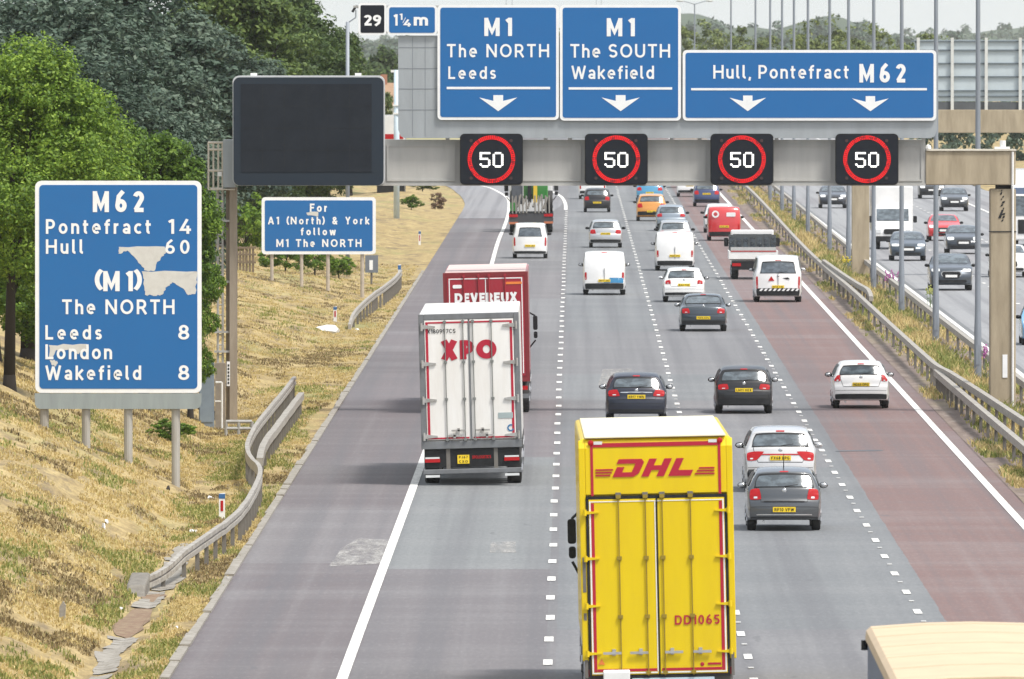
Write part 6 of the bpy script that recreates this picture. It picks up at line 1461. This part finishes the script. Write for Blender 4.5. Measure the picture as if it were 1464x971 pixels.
def woodland(name, rows, n, size, mat, seed, depth, label=None):
    """mass of crowns: rows = (x, Y, top height, radius)"""
    r = random.Random(seed); lb = []
    for x, Y, h_, rad in rows:
        lb.append((x, Y, h_ * .5, rad, depth, h_ * .5))
        for q in range(3): s_ = rad * r.uniform(.4, .7); lb.append((x + r.uniform(-rad, rad), Y + r.uniform(-depth, depth) * .7, h_ * r.uniform(.45, .9), s_, s_, s_ * r.uniform(.7, 1.0)))
    v, f = leaf_cloud(n, size, lb, seed)
    v[:, 2] = np.maximum(v[:, 2], -.6)
    return tag(np_mesh(name, v, f, mat), kind='stuff')
r = random.Random(9); rows = []; x = -6
while x < 95:
    pxx = VX + x * F / 1500; top = float(np.interp(pxx, [700, 972, 1030, 1060, 1110, 1150, 1200, 1245, 1290, 1330, 1464, 2000], [44, 40, 36, 44, 46, 36, 28, 42, 52, 60, 64, 60]))
    hh_ = (H - (top - VY) * 1500 / F) * r.uniform(.9, 1.04); rows.append((x, 1500 + r.uniform(-25, 25), hh_ * 1.10, r.uniform(1.6, 3.0))); x += r.uniform(1.6, 3.0)
woodland('far_trees', rows, 110000, .24, LEAF_FAR, 3, 5)
rows = []; x = -60
while x < -24: rows.append((x, 1600 + r.uniform(-40, 40), r.uniform(5, 9), r.uniform(2.5, 4))); x += r.uniform(2.5, 4.5)
woodland('far_trees', rows, 9000, .4, LEAF_MID, 4, 6)
rows = []; x = 31
while x < 75: rows.append((x, 1150 + r.uniform(-60, 60), r.uniform(5, 7.5), r.uniform(2, 3.4))); x += r.uniform(1.6, 2.8)
woodland('verge_trees', rows, 22000, .26, LEAF_DARK, 5, 6)
def ridge(name, Y, depth, pts, mat, seed, step, leaf):
    xs_ = np.arange((pts[0][0] - VX) * Y / F, (pts[-1][0] - VX) * Y / F, step)
    px_ = VX + xs_ * F / Y; top = H - (np.interp(px_, [p[0] for p in pts], [p[1] for p in pts]) - VY) * Y / F
    ys_ = np.linspace(0, depth, 14)
    def zf(Xg, Yg): return np.interp(Xg, xs_, top) * np.sin(np.clip((Yg - Y) / depth, 0, 1) * math.pi) ** .6 * (.96 + .05 * vnoise(Xg * .08, Yg * .01, seed)) - .6
    tag(grid_mesh(name, xs_, Y + ys_, zf, mat), kind='structure')
    rows = [(float(a), Y + depth * q + r.uniform(-depth, depth) * .03, float(b) * e * r.uniform(.97, 1.06), leaf * r.uniform(3.2, 5.5)) for q, e in ((.05, .45), (.14, .75), (.40, 1.0)) for a, b in zip(xs_[::2], top[::2])]
    woodland(name + '_woods', rows, 70000, leaf * .8, LEAF_DARK, seed, depth * .03)
HILLM = M('hill green', (.06, .085, .055), .95, dirt=.5, dscale=.02)
ridge('hill', 5200, 400, [(420, 66), (560, 64), (640, 60), (760, 52), (880, 36), (972, 14), (1000, 13), (1030, 24), (1050, 38), (1085, 34), (1120, 40), (1160, 26), (1195, 17), (1225, 24), (1262, 44), (1290, 56), (1320, 58), (1500, 60), (1700, 56)], HILLM, 61, 4.0, 1.3)
ridge('far_hill', 8200, 500, [(380, 62), (900, 58), (1280, 52), (1340, 48), (1400, 47), (1440, 41), (1480, 37), (1700, 30), (1900, 36)], HILLM, 62, 8.0, 2.0)
# a line of pylons far off behind the signs
def pylon(px_, Y, label):
    t = thing('pylon', ((px_ - VX) * Y / F, Y, -.5), label, 'pylon'); m = MB(); hh_ = 34
    for sx in (-1, 1):
        for sy in (-1, 1): m.tube((sx * 3, sy * 3, 0), (sx * .9, sy * .9, 20), .12, n=4); m.tube((sx * .9, sy * .9, 20), (0, 0, hh_), .1, n=4)
        for k in range(6):
            z0, z1 = k * 3.4, (k + 1) * 3.4; w0, w1 = 3 - 2.1 * z0 / 20, 3 - 2.1 * z1 / 20; m.tube((-sx * w0, -w0, z0), (sx * w1, -w1, z1), .07, n=4)
    m.build('tower', POLE, t); m = MB()
    for z, w_ in ((18, 6), (23, 7.5), (28, 5)): m.tube((-w_, 0, z), (w_, 0, z), .12, n=4); m.tube((-w_, 0, z), (0, 0, z + 2), .08, n=4); m.tube((w_, 0, z), (0, 0, z + 2), .08, n=4)
    m.build('cross_arm', POLE, t)
pylon(728, 3700, 'faint steel pylon rising behind the M1 The NORTH sign'); pylon(856, 4100, 'faint steel pylon rising behind the M1 The SOUTH sign')

# ------------------------------------------------------------------ air, light, camera
g = G('air'); pv = g.n('ShaderNodeVolumePrincipled', {'Color': (.90, .94, .97, 1), 'Density': 3.5e-5, 'Anisotropy': .2}); g.t.links.new(pv.outputs[0], g.out.inputs['Volume'])
tag(MB().box(-4100, 4100, -250, 9100, -1.5, 46).build('haze', g.m), kind='stuff')
W = bpy.data.worlds.new('World'); sc.world = W; W.use_nodes = True; nt = W.node_tree
EL, AZ = 60, 130
sky = nt.nodes.new('ShaderNodeTexSky'); sky.sky_type = 'NISHITA'; sky.sun_disc = False; sky.sun_elevation = R(EL); sky.sun_rotation = R(AZ); sky.air_density = 1.0; sky.dust_density = 6.0; sky.ozone_density = 1.0
tc = nt.nodes.new('ShaderNodeTexCoord'); sx_ = nt.nodes.new('ShaderNodeSeparateXYZ'); nt.links.new(tc.outputs['Generated'], sx_.inputs[0])
rp = nt.nodes.new('ShaderNodeValToRGB'); nt.links.new(sx_.outputs[2], rp.inputs[0])
for e_, (p_, v_) in zip([rp.color_ramp.elements[0], rp.color_ramp.elements[1], rp.color_ramp.elements.new(.25)], ((0.0, .80), (1.0, .16), (.25, .42))): e_.position = p_; e_.color = (v_, v_, v_, 1)
mx_ = nt.nodes.new('ShaderNodeMix'); mx_.data_type = 'RGBA'; nt.links.new(rp.outputs[0], mx_.inputs[0]); nt.links.new(sky.outputs[0], mx_.inputs[6]); mx_.inputs[7].default_value = (3.75, 3.9, 4.0, 1)   # thin bright cloud veiling the sky
nt.links.new(mx_.outputs[2], nt.nodes['Background'].inputs[0]); nt.nodes['Background'].inputs[1].default_value = .13
sl_ = bpy.data.lights.new('sun', 'SUN'); sl_.energy = 2.0; sl_.angle = R(12); sl_.color = (1, .96, .90)
so = bpy.data.objects.new('sun', sl_); COL.objects.link(so)
d = Vector((math.sin(R(AZ)) * math.cos(R(EL)), math.cos(R(AZ)) * math.cos(R(EL)), math.sin(R(EL))))
so.rotation_euler = d.to_track_quat('Z', 'Y').to_euler(); so.location = (60, 200, 120)
cam = bpy.data.cameras.new('camera'); co = bpy.data.objects.new('camera', cam); COL.objects.link(co)
co.location = (0, 0, H); cam.sensor_width = 36; cam.lens = F / 1464 * 36; cam.clip_start = 1; cam.clip_end = 20000
co.rotation_euler = Vector(((732 - VX) / F, 1, -(485.5 - VY) / F)).to_track_quat('-Z', 'Y').to_euler()
cam.dof.use_dof = True; cam.dof.focus_distance = 330; cam.dof.aperture_fstop = 13
sc.camera = co
sc.view_settings.view_transform = 'Standard'; sc.view_settings.look = 'None'; sc.view_settings.exposure = 1.03; sc.view_settings.gamma = 1.0; sc.view_settings.use_curve_mapping = False
sc.render.engine = 'CYCLES'; sc.cycles.use_denoising = True; sc.cycles.max_bounces = 5; sc.cycles.volume_bounces = 1; sc.cycles.transparent_max_bounces = 4; sc.cycles.use_adaptive_sampling = True
